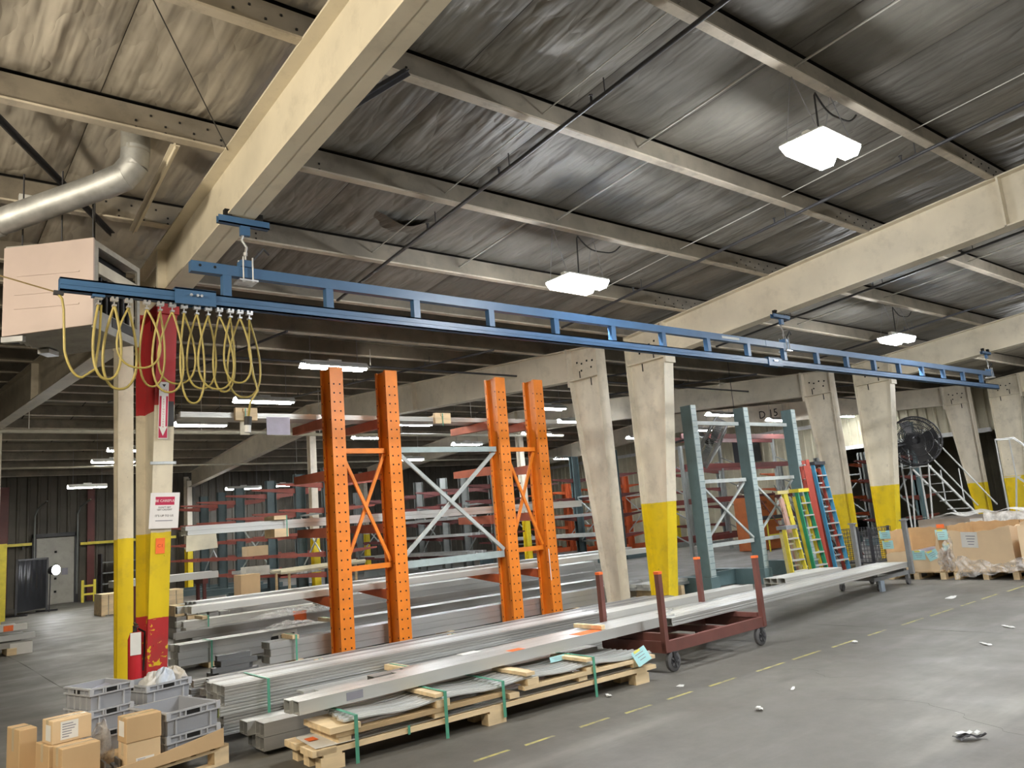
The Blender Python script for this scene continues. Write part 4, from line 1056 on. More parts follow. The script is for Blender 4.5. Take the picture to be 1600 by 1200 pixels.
# ================================================================== TIMBER SKID IN FRONT
sk = thing('timber_skid', 'long pale timber skid in front, ridged aluminium sheets strapped on it with green bands', 'skid', (2.5, 5.98, 0), -.03)
SL, SW = 3.45, .52      # local x along, y = 0 at the far edge, -SW at the near edge
def skb(name, m, x0, x1, y0, y1, z0, z1, **kw):
    return MB().box(x0, x1, y0, y1, z0, z1).build(name, m, sk, local=True, **kw)
for xb in (.12, 1.55, 3.25):
    for yb in (-SW, -SW / 2 - .05, -.10):
        skb('skid_block', m_wood, xb - .09, xb + .09, yb, yb + .10, 0, .09)
    skb('cross_board', m_wood, xb - .07, xb + .07, -SW, 0, .09, .107)
skb('end_block', m_wood, -.03, .15, -SW, -.30, .107, .15); skb('end_block', m_wood, -.03, .15, -.22, 0, .107, .15)
for yb in (-SW, -.10): skb('runner_board', m_wood, 0, SL, yb, yb + .085, .107, .143)
for i in range(5):
    skb('thin_sheet', m_al[0 if i % 2 else 2], .05, 3.3, -SW + .03 + i * .095, -SW + .115 + i * .095, .150, .156)
for xb in (.22, 1.02, 1.75, 2.52, 3.2):
    skb('spacer_block', m_wood, xb - .05, xb + .05, -SW + .01, -.01, .16, .20)
for (xa, xb_) in ((.15, 1.62), (1.85, SL)):
    skb('upper_board', m_woodD if xa < 1 else m_wood, xa, xb_, -SW - .0, -SW + .09, .20, .232)
    skb('upper_board', m_wood, xa, xb_, -.11, -.02, .20, .232)
skb('upper_end_block', m_wood, .10, .34, -SW - .01, -.06, .234, .275)
for xb in (1.05, 1.95, 2.62): skb('support_block', m_wood, xb - .06, xb + .06, -SW + .0, -.02, .233, .285 if xb != 2.62 else .26)
# ridged strips, sagging between supports
def strip(y0, y1, mi, x0, x1, hgt):
    def zf(x):
        s = .300 + hgt
        s -= .022 * math.sin((x - .35) * 2 * PI / 1.55) ** 2 if .3 < x < 3.4 else 0
        s -= .05 * max(0, x - 2.2) ** 1.2 * .6
        return s
    n = 26
    mb = MB()
    prof = [(0, 0), (.12, .0), (.14, .010), (.30, .010), (.32, 0), (.66, 0), (.68, .010), (.86, .010), (.88, 0), (1, 0), (1, -.012), (0, -.012)]
    k = len(prof); vs = []
    for i in range(n + 1):
        x = x0 + (x1 - x0) * i / n
        for a, b in prof: vs.append((x, y0 + (y1 - y0) * a, zf(x) + b))
    fs = [(i * k + j, (i + 1) * k + j, (i + 1) * k + (j + 1) % k, i * k + (j + 1) % k) for i in range(n) for j in range(k)]
    fs += [tuple(range(k)), tuple(range((n + 1) * k - 1, n * k - 1, -1))]
    mb.add(vs, fs)
    return mb.build('ridged_sheet', m_al[mi], sk, local=True)
for i in range(4):
    strip(-SW + .015 + i * .125, -SW + .132 + i * .125, (1, 0, 2, 0)[i], .22 + .02 * i, 3.42 - .03 * i, .004 * (i % 2))
for xb in (1.02, 1.92, 2.60):
    skb('top_board', m_wood, xb - .045, xb + .045, -SW - .01, -.03, .312, .340); skb('top_board', m_woodD, xb + .055, xb + .085, -SW + .1, -.02, .312, .335)
for xb, zt in ((.30, .325), (1.06, .343), (1.62, .318), (2.64, .343)):
    MB().box(xb - .014, xb + .014, -SW - .018, -SW - .014, .0 if xb != 1.62 else .04, zt).box(xb - .014, xb + .014, -SW - .018, 0, zt, zt + .004).build('strap', m_strap, sk, local=True)
skb('strap', m_strap, .72, .74, -SW - .012, -SW - .008, .10, .165)
MB().add([(0.0, -SW + .02, .158), (.30, -SW + .0, .158), (.27, -.12, .160), (.02, -.1, .165), (0.0, -SW + .02, .161), (.30, -SW + .0, .161), (.27, -.12, .163), (.02, -.1, .168)], [(3, 2, 1, 0), (4, 5, 6, 7), (0, 1, 5, 4), (1, 2, 6, 5), (2, 3, 7, 6), (3, 0, 4, 7)]).build('paper_sheet', m_paper, sk, local=True)
skb('orange_sticker', m_ost, .04, .11, -.3, -.2, .169, .171)
# cyan tag on the near right corner
def paper_tag(name, label, pos, nrm, w, h, rot, parent=None, yellow=True, local=False):
    M = face_M(pos, nrm) @ Matrix.Rotation(rot, 4, 'Z')
    t = parent
    mb = MB(M); mb.cbox(0, 0, 0, w, h, .002); mb.build('tag_sheet', m_tag, t, local=local)
    mb = MB(M)
    for k in range(3): mb.cbox(0 + (.0 if k else -.04 * w), h * (.22 - .2 * k), .0014, w * (.62 - .1 * k), h * .045, .0006)
    mb.build('tag_writing', m_inkb, t, local=local, stuff=True)
    if yellow:
        mb = MB(M); mb.cbox(-w * .1, h * .42, .0018, w * .45, h * .16, .001); mb.build('yellow_sticker', m_yst, t, local=local)
tg = thing('cyan_tag', 'cyan paper tag hanging at the right end of the timber skid', 'tag', (5.72, 5.36, .27))
paper_tag('', '', (5.72, 5.335, .255), (-.25, -.9, .35), .17, .14, .35, tg)
# cyan slip sticking out under the wide load
tg = thing('cyan_tag', 'cyan paper slip under the wide pale load above the skid', 'tag', (5.02, 5.70, .33))
paper_tag('', '', (5.0, 5.715, .325), (-.2, -.9, .3), .16, .05, .05, tg, yellow=False)
# ================================================================== PALLET WITH CARTONS AND TOTES, FRONT LEFT
PA = math.radians(15)
pal = thing('pallet', 'wooden pallet at lower left carrying cartons and grey totes', 'pallet', (1.02, 6.02, 0), PA)
for y in (0, .5, 1.0):
    for x in (.06, .6, 1.14): MB().box(x - .06, x + .06, y, y + .09, .018, .105).build('pallet_block', m_wood, pal, local=True)
    MB().box(0, 1.2, y, y + .09, 0, .018).build('bottom_board', m_wood, pal, local=True)
    MB().box(0, 1.2, y, y + .09, .105, .122).build('stringer_board', m_wood, pal, local=True)
for i in range(8):
    MB().box(.0 + i * .155, .115 + i * .155, 0, 1.09, .122, .140).build('deck_board', m_woodD if i % 3 == 1 else m_wood, pal, local=True)
m_card = mat('brown corrugated cardboard', (0.56, 0.385, 0.21), 0.7, var=0.07, scale=3, stretch=(1, 1, .4))
m_card2 = mat('pale cardboard', (0.66, 0.49, 0.30), 0.7, var=0.07, scale=3)
m_tape = mat('clear packing tape', (0.60, 0.49, 0.33), 0.18, var=.03)
tray = thing('cardboard_tray', 'low torn cardboard tray lining the pallet at lower left', 'tray', (1.02, 6.02, .14), PA)
def wall_strip(pts, hs, t=.006):
    mb = MB()
    n = len(pts); vs = []
    for (x, y), h in zip(pts, hs):
        vs += [(x, y, 0), (x, y, h)]
    for (x, y), h in zip(pts, hs):
        vs += [(x, y + t, 0), (x, y + t, h)]
    fs = []
    for i in range(n - 1):
        a = 2 * i; b = 2 * n + 2 * i
        fs += [(a, a + 2, a + 3, a + 1), (b, b + 1, b + 3, b + 2), (a + 1, a + 3, b + 3, b + 1)]
    return mb.add(vs, fs)
wall_strip([(-.05, -.03), (.25, -.03), (.6, -.035), (.9, -.03), (1.14, -.03)], [.03, .07, .075, .10, .125]).build('tray_wall', m_card, tray, local=True)
wall_strip([(-.06, -.03), (-.07, .4), (-.08, .75), (-.06, 1.05)], [.02, .08, .05, .08]).build('tray_wall', m_card2, tray, local=True)
MB().box(-.05, 1.14, -.02, 1.05, 0.001, .006).build('tray_floor', m_card, tray, local=True)
def carton(label, loc, rz, w, d, h, m=m_card, paper=None, side=None, top=None, seam=True):
    t = thing('carton', label, 'box', loc, rz)
    MB().box(0, w, 0, d, 0, h).build('box_body', m, t, local=True, bevel=.004)
    if seam:
        MB().box(0.002, w - .002, d / 2 - .022, d / 2 + .022, h + .0003, h + .0012).box(-.001, -.0003, d / 2 - .022, d / 2 + .022, h * .55, h).build('tape', m_tape, t, local=True, stuff=True)
        MB().box(0.004, w - .004, d / 2 - .002, d / 2 + .002, h + .0012, h + .0016).build('flap_seam', m_ink, t, local=True)
    if paper:
        a, b, c, e = paper
        MB().box(a, b, -.0012, -.0003, c, e).build('paper_label', m_paper, t, local=True)
        mb = MB(); r = random.Random(int(w * 1000))
        for k in range(6):
            zz = c + (e - c) * (.12 + .14 * k)
            mb.box(a + .01, a + .01 + (b - a - .02) * r.uniform(.4, .95), -.0018, -.0013, zz, zz + (e - c) * .055)
        mb.build('label_print', m_inkb, t, local=True, stuff=True)
    if side:
        a, b, c, e = side
        MB().box(-.0012, -.0003, a, b, c, e).build('side_label', m_paper, t, local=True)
    return t
carton('front lower brown carton at the pallet corner, strip of tape across its top', (1.03, 6.10, .147), PA - .12, .235, .17, .25)
carton('brown carton lying on top at left with a big white address label', (1.005, 6.29, .398), PA - .10, .245, .19, .15, m_card2, paper=(.05, .16, .02, .135), side=(.03, .12, .02, .12))
carton('brown carton under the labelled one, just left of the front carton', (.985, 6.285, .147), PA - .1, .2, .25, .25)
carton('tall plain carton at the far left of the pallet', (.86, 6.62, .147), PA - .1, .11, .26, .33)
carton('upper carton of the two in the middle, white label on its left side', (1.42, 6.13, .335), .10, .235, .17, .165, m_card, side=(.04, .14, .04, .14))
carton('lower carton of the two in the middle, white label near its bottom', (1.425, 6.135, .147), .10, .225, .165, .187, m_card2, paper=(.06, .18, .02, .08))
m_tote = mat('grey plastic tote', (0.31, 0.325, 0.36), 0.42, var=0.06, scale=4)
m_toteL = mat('lighter grey plastic', (0.43, 0.445, 0.48), 0.42, var=.05)
def tote(label, loc, rz, w=.42, d=.56, h=.158, green=False):
    t = thing('storage_tote', label, 'tote', loc, rz, 'grey plastic totes')
    k = .016; i = .012
    # tapered shell
    def shell(x0, x1, y0, y1, z0, z1, tp):
        mb = MB()
        o = [(x0 + tp, y0 + tp), (x1 - tp, y0 + tp), (x1 - tp, y1 - tp), (x0 + tp, y1 - tp)]
        q = [(x0, y0), (x1, y0), (x1, y1), (x0, y1)]
        oi = [(x0 + tp + k, y0 + tp + k), (x1 - tp - k, y0 + tp + k), (x1 - tp - k, y1 - tp - k), (x0 + tp + k, y1 - tp - k)]
        qi = [(x0 + k, y0 + k), (x1 - k, y0 + k), (x1 - k, y1 - k), (x0 + k, y1 - k)]
        vs = [(a, b, z0) for a, b in o] + [(a, b, z1) for a, b in q] + [(a, b, z0 + .01) for a, b in oi] + [(a, b, z1) for a, b in qi]
        fs = [(0, 3, 2, 1), (8, 9, 10, 11)]
        for j in range(4):
            j2 = (j + 1) % 4
            fs += [(j, j2, 4 + j2, 4 + j), (8 + j2, 8 + j, 12 + j, 12 + j2), (4 + j, 4 + j2, 12 + j2, 12 + j)]
        return mb.add(vs, fs)
    shell(.012, w - .012, .012, d - .012, 0, h, .006).build('tote_body', m_tote, t, local=True)
    for (z0, z1) in ((h - .012, h), (h - .055, h - .045)):
        MB().box(0, w, 0, .016, z0, z1).box(0, w, d - .016, d, z0, z1).box(0, .016, .016, d - .016, z0, z1).box(w - .016, w, .016, d - .016, z0, z1).build('rim_flange', m_toteL, t, local=True)
    mb = MB()
    for x in (.0, .10, w * .34, w * .62, w - .11, w - .014):
        mb.box(x, x + .010, .0, .016, h - .05, h - .01)
    for x in (.07, w - .08): mb.box(x, x + .012, .006, .02, 0.0, h - .05)
    for y in (.08, .2, d - .21, d - .09): mb.box(0, .016, y, y + .01, h - .05, h - .01)
    for y in (.06, .16, d - .17, d - .07): mb.box(.006, .02, y, y + .012, 0, h - .05)
    mb.build('rib', m_toteL, t, local=True, stuff=True)
    for x in (0, w - .03):
        MB().box(x - .001, x + .031, -.003, .017, h - .055, h + .002).build('corner_post', m_toteL, t, local=True)
    MB().box(w * .36, w * .61, .004, .0155, h - .043, h - .014).build('hand_hole', m_black, t, local=True)
    MB().box(.004, .0155, d * .42, d * .60, h - .043, h - .014).build('hand_hole', m_black, t, local=True)
    if green: MB().box(w, w + .003, .02, .09, .03, h - .05).build('green_label', mat('olive label', (.32, .36, .12), .6), t, local=True)
    return t
tote('lower grey tote of the nearest stack at the pallet corner', (1.70, 6.20, .147), PA - .03, green=False)
tote('upper grey tote of the nearest stack, open, yellow-green label at its right', (1.70, 6.20, .307), PA - .03, green=True)
for k, s in enumerate(('lowest', 'second', 'topmost')):
    tote(('lowest', 'second', 'topmost')[k] + ' grey tote of the left stack behind the cartons' + (', blue sheet inside' if k == 2 else ''), (1.345, 6.90, (.147, .0, .0)[0] + .159 * k), PA, w=.34, d=.42)
for k, s in enumerate(('lowest', 'second', 'topmost')):
    tote(s + ' grey tote of the farthest stack below the red column foot' + (', full of white rags' if k == 2 else ''), (1.90, 7.52, .159 * k), PA, w=.42, d=.52)
sh = tag(MB(RZ((1.345, 6.90, .147 + .159 * 2), PA)).grid(lambda u, v: (.02 + .3 * u, .02 + .38 * v, .115 + .02 * math.sin(u * 4) * math.sin(v * 5)), 8, 8).build('blue_sheet', mat('pale blue film', (.35, .37, .48), .35)), 'pale blue sheet lying in the left open tote', 'sheet')
def rag(label, c, rx, ry, h, seed, m):
    r = random.Random(seed); ph = [r.uniform(0, 6) for _ in range(6)]
    mb = MB(); n, k = 26, 12; vs = []; fs = []
    for i in range(k + 1):
        t_ = PI / 2 * i / k
        for j in range(n):
            p = 2 * PI * j / n
            f = 1 + .18 * math.sin(3 * p + ph[0]) + .12 * math.sin(5 * p + ph[1] + 3 * t_) + .07 * math.sin(9 * p + ph[2] - 4 * t_)
            vs.append((c[0] + rx * math.cos(p) * math.sin(t_) * f, c[1] + ry * math.sin(p) * math.sin(t_) * f, c[2] + h * math.cos(t_) ** .7 * (1 + .22 * math.sin(4 * p + ph[3] + t_ * 5))))
    for i in range(k):
        for j in range(n): fs.append((i * n + j, (i + 1) * n + j, (i + 1) * n + (j + 1) % n, i * n + (j + 1) % n))
    fs.append(tuple(k * n + j for j in range(n)))
    return tag(mb.add(vs, fs).build('rag', m, smooth='all'), label, 'rag')
m_rag = mat('crumpled white cloth', (.68, .67, .65), .8, var=.1, scale=30, bump=.5)
rag('white rag on the left in the farthest tote', (2.03, 7.80, .40), .11, .12, .13, 3, m_rag)
rag('beige rag on the right in the farthest tote', (2.21, 7.86, .40), .12, .13, .14, 5, mat('crumpled beige cloth', (.52, .48, .42), .8, var=.1, scale=30, bump=.5))
rag('pale bluish rag between the others in the farthest tote', (2.10, 7.74, .40), .09, .09, .155, 9, mat('crumpled bluish cloth', (.55, .60, .68), .8, var=.1, scale=30, bump=.5))
def film_mat(name, col, alpha):
    if name in MATS: return MATS[name]
    m, nt, b = base_mat(name, .18)
    b.inputs['Base Color'].default_value = (*col, 1)
    n = _noise(nt, 9, detail=5, rough=.7)
    nt.links.new(_ramp(nt, n, [(.35, alpha * .6), (.65, min(1, alpha * 1.5))]), b.inputs['Alpha'])
    bp = nt.nodes.new('ShaderNodeBump'); bp.inputs['Strength'].default_value = .8; bp.inputs['Distance'].default_value = .02
    nt.links.new(_noise(nt, 14, detail=5, rough=.7), bp.inputs['Height']); nt.links.new(bp.outputs[0], b.inputs['Normal'])
    MATS[name] = m; return m
m_film = film_mat('clear plastic film', (.78, .77, .76), .45)
r_ = random.Random(4)
tag(MB().grid(lambda u, v: (1.27 + .15 * u + .03 * math.sin(v * 9), 6.52 + .16 * v + .04 * math.sin(u * 8), .16 + .30 * math.sin(PI * (.15 + .7 * u)) * (.55 + .45 * math.sin(v * 5 + u * 3)) + .02 * math.sin(u * 25 + v * 17)), 18, 18).build('plastic_bag', m_film, smooth='all'), 'crumpled clear plastic bag stuffed between the cartons and the left totes', 'plastic bag')
# small dark extrusion offcuts standing in the gap
oc = thing('extrusion_offcut', 'black end of an extrusion offcut standing between the front cartons', 'offcut', (1.33, 6.2, .147))
MB().box(1.30, 1.40, 6.2, 6.32, .148, .16).box(1.30, 1.312, 6.2, 6.32, .16, .235).box(1.388, 1.40, 6.2, 6.32, .16, .235).box(1.32, 1.345, 6.2, 6.32, .16, .20).box(1.36, 1.385, 6.2, 6.32, .16, .20).build('profile', m_al[4], oc)
# ================================================================== BROWN CART
m_brown = mat('brown red cart enamel', (0.17, 0.065, 0.055), 0.45, var=0.15, scale=4, grime=0.3, gcol=(.1, .07, .06))
m_rub = mat('grey rubber tyre', (0.11, 0.11, 0.115), 0.7)
ct = thing('stock_cart', 'brown steel stock cart with four tall stakes and spoked wheels', 'cart', (7.1, 5.9, 0), .03)
cx0, cx1, cy0, cy1 = -.92, .90, -.43, .42
def CB(name, m, *a): return MB().box(*a).build(name, m, ct, local=True)
for y in (cy0, cy1 - .05): CB('side_rail', m_brown, cx0, cx1, y, y + .05, .19, .30)
for x in (cx0, cx1 - .05): CB('end_rail', m_brown, x, x + .05, cy0 + .05, cy1 - .05, .19, .30)
CB('end_panel', m_brown, cx0 + .05, cx0 + .09, cy0 + .05, cy1 - .05, .30, .372); CB('end_panel', m_brown, cx1 - .09, cx1 - .05, cy0 + .05, cy1 - .05, .30, .352)
for x in (-.3, .3): CB('cross_rail', m_brown, x - .04, x + .04, cy0 + .05, cy1 - .05, .2, .27)
for x in (cx0, cx1 - .055):
    for y in (cy0 - .01, cy1 - .045):
        s = MB().box(x, x + .055, y, y + .014, .2, .98).box(x, x + .014, y + .014, y + .055, .2, .98).box(x + .041, x + .055, y + .014, y + .055, .2, .98)
        st = s.build('stake', m_brown, ct, local=True)
        MB().box(x - .003, x + .058, y - .003, y + .058, .958, .985).build('orange_cap', m_ost, st, local=True)
for x in (cx0 + .12, cx1 - .12):
    for y in (cy0 + .02, cy1 - .02):
        wl = MB().tube([(x, y - .025, .1), (x, y - .016, .1), (x, y + .016, .1), (x, y + .025, .1)], [.088, .1, .1, .088], 22).build('wheel', m_rub, ct, smooth=True, local=True)
        mb = MB().tube([(x, y - .030, .1), (x, y - .026, .1)], .062, 16)
        mb.build('wheel_disc', m_dark, wl, local=True)
        mb = MB()
        for k in range(5):
            a = 2 * PI * k / 5
            mb.bar((x, y - .034, .1), (x + .06 * math.cos(a), y - .034, .1 + .06 * math.sin(a)), .016, .008, up=(0, 1, 0))
        mb.build('spokes', m_rub, wl, local=True, stuff=True)
        MB().box(x - .03, x - .022, y - .045, y - .038, .08, .20).box(x - .03, x + .05, y - .045, y + .045, .185, .192).bar((x - .02, y - .042, .19), (x + .01, y - .042, .09), .03, .006, up=(0, 1, 0)).build('caster_fork', m_dark, ct, local=True)
# ================================================================== FAR GREY CART
m_gcart = mat('grey cart steel', (0.22, 0.23, 0.24), 0.45, var=.12, grime=.2)
fcart = thing('stock_cart', 'small grey stock cart with two stakes holding the far end of the pale load', 'cart', (13.25, 6.85, 0))
MB().box(12.6, 13.95, 6.52, 6.57, .17, .23).build('side_rail', m_gcart, fcart); MB().box(12.6, 13.95, 7.16, 7.21, .17, .23).build('side_rail', m_gcart, fcart)
for x in (12.72, 13.75): MB().box(x, x + .1, 6.57, 7.16, .17, .265).build('cross_rail', m_gcart, fcart)
MB().box(13.82, 13.89, 6.45, 6.52, .17, 1.06).build('stake', m_gcart, fcart); MB().box(13.50, 13.57, 7.21, 7.28, .17, 1.06).build('stake', m_gcart, fcart)
MB().box(13.80, 13.91, 6.43, 6.54, 1.06, 1.08).build('stake_cap', m_gcart, fcart); MB().box(13.48, 13.59, 7.19, 7.30, 1.06, 1.08).build('stake_cap', m_gcart, fcart)
for x in (12.78, 13.8):
    for y in (6.545, 7.185):
        MB().tube([(x, y - .02, .06), (x, y + .02, .06)], .06, 14).build('wheel', m_rub, fcart); MB().box(x - .035, x + .035, y - .03, y + .03, .10, .17).build('caster_fork', m_gcart, fcart)
MB().box(12.7, 12.82, 6.47, 6.515, .0, .17).build('front_foot', mat('blue grey foot', (.25, .3, .36), .5), fcart)
# ================================================================== LADDERS
m_ly = mat('yellow fibreglass', (0.66, 0.55, 0.05), 0.4, var=.12, grime=.2)
m_lg = mat('green fibreglass', (0.02, 0.25, 0.13), 0.4, var=.1)
m_lb = mat('blue fibreglass', (0.05, 0.22, 0.36), 0.4, var=.1)
m_lr = mat('red fibreglass', (0.32, 0.045, 0.028), 0.45, var=.1)
m_lp = mat('faded cream fibreglass', (0.58, 0.50, 0.22), 0.45, var=.12, grime=.25)
m_lpk = mat('faded pink fibreglass', (0.52, 0.32, 0.26), 0.45, var=.12)
m_alr = mat('bright ladder aluminium', (0.72, 0.73, 0.72), 0.35, .6)
def stepladder(label, x, y, H, wb, wt, n, m, m2, lean=.20, rz=0.0, topc=None, rear=True, depth=.09):
    """folded stepladder, leaning towards +y; local x across the steps"""
    t = thing('stepladder', label, 'ladder', (x, y, 0), rz)
    def P(u, z, off=0.0):      # u -1..1 across, z height
        w = wb + (wt - wb) * z / H
        return (u * w / 2, lean * z / H + off, z)
    for s in (-1, 1):
        MB().bar(P(s, 0), P(s, H), .03, .075, up=(0, 1, 0)).build('side_rail', m, t, local=True)
        if rear:
            MB().bar(P(s * .92, .02, depth), P(s * .92, H - .1, depth), .03, .06, up=(0, 1, 0)).build('rear_rail', m2, t, local=True)
        MB().cbox(P(s, 0)[0], .0, .02, .045, .1, .04).build('rubber_foot', m_dark, t, local=True)
    for k in range(1, n + 1):
        z = H * k / (n + 1)
        a = P(-.96, z); b = P(.96, z)
        MB().box(a[0], b[0], a[1] - .06, a[1] + .03, z - .012, z + .014).build('step', m_alr, t, local=True)
        if rear and k % 2: MB().bar(P(-.9, z + .1, depth), P(.9, z + .1, depth), .02, .03).build('rear_brace', m_alr, t, local=True)
    w = wt + .05; c = P(0, H)
    MB().box(-w / 2, w / 2, c[1] - .07, c[1] + depth + .06, H - .02, H + .05).build('top_cap', topc or m, t, local=True)
    return t
def extladder(label, x, y, H, w, n, m, lean, rz=0.0):
    t = thing('extension_ladder', label, 'ladder', (x, y, 0), rz)
    for off in (0, .06):
        for s in (-1, 1): MB().bar((s * w / 2, off, 0), (s * w / 2, lean + off, H - off * 2), .03, .07, up=(0, 1, 0)).build('side_rail', m, t, local=True)
        for k in range(n):
            z = .2 + (H - .3) * k / (n - 1)
            MB().tube([(-w / 2, lean * z / H + off, z), (w / 2, lean * z / H + off, z)], .016, 6).build('rung', m_alr, t, local=True)
    return t
stepladder('short yellow stepladder, leftmost of the row of ladders', 14.06, 8.72, 1.03, .52, .34, 4, m_ly, m_lp, topc=m_gcart, lean=.12)
stepladder('narrow pale yellow folded ladder between the short yellow and the green one', 14.62, 8.95, 1.72, .40, .30, 6, m_ly, m_lpk, rz=.7, lean=.2, topc=m_lp)
stepladder('green stepladder with yellow top standing in the middle of the ladders', 14.79, 8.70, 1.73, .46, .34, 6, m_lg, m_ly, topc=m_ly, lean=.2)
extladder('tall red extension ladder between the green and the blue ladders', 15.2, 8.82, 2.36, .22, 8, m_lr, .12, rz=.9)
stepladder('tall blue stepladder, rightmost of the row of ladders', 15.78, 8.80, 2.28, .52, .38, 8, m_lb, m_lr, topc=m_dark, lean=.22)
MB().tube([(15.12 - .2, 8.62, .55), (15.12 - .27, 8.65, .3)], .012, 5)
# ================================================================== CARDBOARD BINS ON PALLETS
def small_pallet(label, x0, y0, w, d):
    t = thing('pallet', label, 'pallet', (x0, y0, 0))
    for y in (y0, y0 + d / 2 - .045, y0 + d - .09):
        for x in (x0, x0 + w / 2 - .05, x0 + w - .1): MB().box(x, x + .1, y, y + .09, .016, .1).build('pallet_block', m_wood, t)
        MB().box(x0, x0 + w, y, y + .09, 0, .016).build('bottom_board', m_wood, t); MB().box(x0, x0 + w, y, y + .09, .1, .116).build('stringer_board', m_wood, t)
    n = 7
    for i in range(n):
        a = x0 + (w - .1) * i / (n - 1)
        MB().box(a, a + .1, y0, y0 + d, .116, .132).build('deck_board', m_wood if i % 2 else m_woodD, t)
    return t
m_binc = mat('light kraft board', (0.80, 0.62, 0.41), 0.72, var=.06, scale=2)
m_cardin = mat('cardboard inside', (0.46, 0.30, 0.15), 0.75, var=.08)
def bin_(label, x0, y0, w, d, h, hf, hs, m=m_binc):
    """open bulk box: back walls h, +front (-x side) wall hf, near (-y side) wall hs; wavy cut edges"""
    t = thing('cardboard_bin', label, 'box', (x0, y0, .133))
    z0 = .134; th = .012
    def wall(fn, L, hh, nm, seed, m=m):
        r = random.Random(seed); n = 12
        vs = []
        for i in range(n + 1):
            a = i / n; H_ = hh(a) if callable(hh) else hh
            H_ += r.uniform(-.012, .012)
            for zz in (z0, z0 + H_):
                vs.append(fn(a, 0) + (zz,)); vs.append(fn(a, th) + (zz,))
        fs = []
        for i in range(n):
            a = 4 * i; b = a + 4
            fs += [(a, b, b + 2, a + 2), (a + 1, a + 3, b + 3, b + 1), (a + 2, b + 2, b + 3, a + 3)]
        MB().add(vs, fs).build(nm, m, t)
    wall(lambda a, o: (x0 + o, y0 + d - d * a), d, hf, 'left_wall', 1)
    wall(lambda a, o: (x0 + w * a, y0 + o), w, hs, 'front_wall', 2)
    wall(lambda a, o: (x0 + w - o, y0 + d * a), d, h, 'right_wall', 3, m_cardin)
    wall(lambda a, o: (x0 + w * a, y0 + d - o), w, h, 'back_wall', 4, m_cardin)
    MB().box(x0 + .01, x0 + w - .01, y0 + .01, y0 + d - .01, z0, z0 + .01).build('bin_floor', m_cardin, t)
    return t
small_pallet('low pallet under the cut-down cardboard bin', 14.5, 6.22, 1.15, 1.0)
b_ = bin_('cut-down open cardboard bin with cyan tags on its rim', 14.52, 6.26, 1.05, .95, .72, lambda a: .32 + .05 * math.sin(a * 3) + (.0 if a < .93 else .36), lambda a: .34 + .38 * max(0, a - .35) / .65)
small_pallet('low pallet under the tall torn cardboard bin', 14.5, 5.08, 1.15, 1.0)
bin_('tall torn cardboard bin with a white sheet on its face', 14.52, 5.10, 1.05, .98, .78, lambda a: .70 - .05 * math.sin(a * 4), lambda a: .72)
small_pallet('low pallet under the rightmost cardboard bin', 14.5, 3.9, 1.15, 1.05)
bin_('rightmost cardboard bin with folded flaps, cut off by the frame edge', 14.52, 3.92, 1.05, 1.02, .82, lambda a: .78 + .03 * math.sin(a * 7), lambda a: .8)
fl_ = thing('cardboard_flap', 'loose folded cardboard panel leaning on the rightmost bin', 'cardboard', (14.42, 4.6, .14))
MB().add([(14.36, 4.35, .15), (14.36, 4.95, .15), (14.49, 4.98, .86), (14.49, 4.42, .90), (14.372, 4.35, .15), (14.372, 4.95, .15), (14.502, 4.98, .86), (14.502, 4.42, .90)], [(0, 1, 2, 3), (7, 6, 5, 4), (0, 4, 5, 1), (1, 5, 6, 2), (2, 6, 7, 3), (3, 7, 4, 0)]).build('panel', m_binc, fl_)
def atag(label, pos, nrm, w, h, rot=0.0, yellow=True):
    t = thing('cyan_tag', label, 'tag', pos); paper_tag('', '', pos, nrm, w, h, rot, t, yellow=yellow); return t
atag('upper of the two cyan tags at the left corner of the cut-down bin', (14.50, 7.17, .80), (-1, 0, 0), .20, .15)
atag('lower of the two cyan tags at the left corner of the cut-down bin', (14.50, 7.14, .62), (-1, 0, 0), .20, .15)
atag('cyan tag on the low rim of the cut-down bin, left one', (14.505, 6.62, .42), (-1, 0, 0), .22, .16)
atag('tilted cyan tag on the low rim of the cut-down bin, right one', (14.505, 6.38, .42), (-1, -.2, 0), .19, .16, .4)
atag('upper cyan tag inside the back of the cut-down bin', (15.55, 6.62, .70), (-1, 0, 0), .22, .19)
atag('lower cyan tag inside the back of the cut-down bin', (15.55, 6.52, .47), (-1, 0, 0), .22, .15, .15)
ws = thing('paper_sheet', 'white printed sheet stuck on the tall torn bin', 'paper', (14.50, 5.72, .7)); M = face_M((14.507, 5.74, .66), (-1, 0, 0)) @ Matrix.Rotation(-.05, 4, 'Z')
MB(M).cbox(0, 0, 0, .26, .26, .002).build('sheet', m_paper, ws)
mb = MB(M)
for k in range(4): mb.cbox(.02, .06 - .045 * k, .0014, .15 - .02 * k, .014, .0006)
mb.build('sheet_print', m_inkb, ws, stuff=True)
os_ = thing('orange_sticker', 'orange sticker on the carton above the cut-down bin', 'sticker', (15.6, 6.62, .9)); MB(face_M((15.555, 6.62, .86), (-1, 0, 0))).cbox(0, 0, 0, .14, .07, .004).build('sticker', m_ost, os_)
# contents
dr = thing('film_roll', 'dark wrapped roll inside the cut-down bin', 'roll', (14.95, 6.7, .15))
MB().tube([(14.7, 6.72, .33), (15.1, 6.6, .36)], .17, 18).build('roll_body', mat('grey violet film', (.2, .18, .2), .3), dr, smooth=True)
MB().tube([(14.69, 6.723, .33), (14.70, 6.72, .33)], [.175, .175], 18).build('roll_band', m_paper, dr)
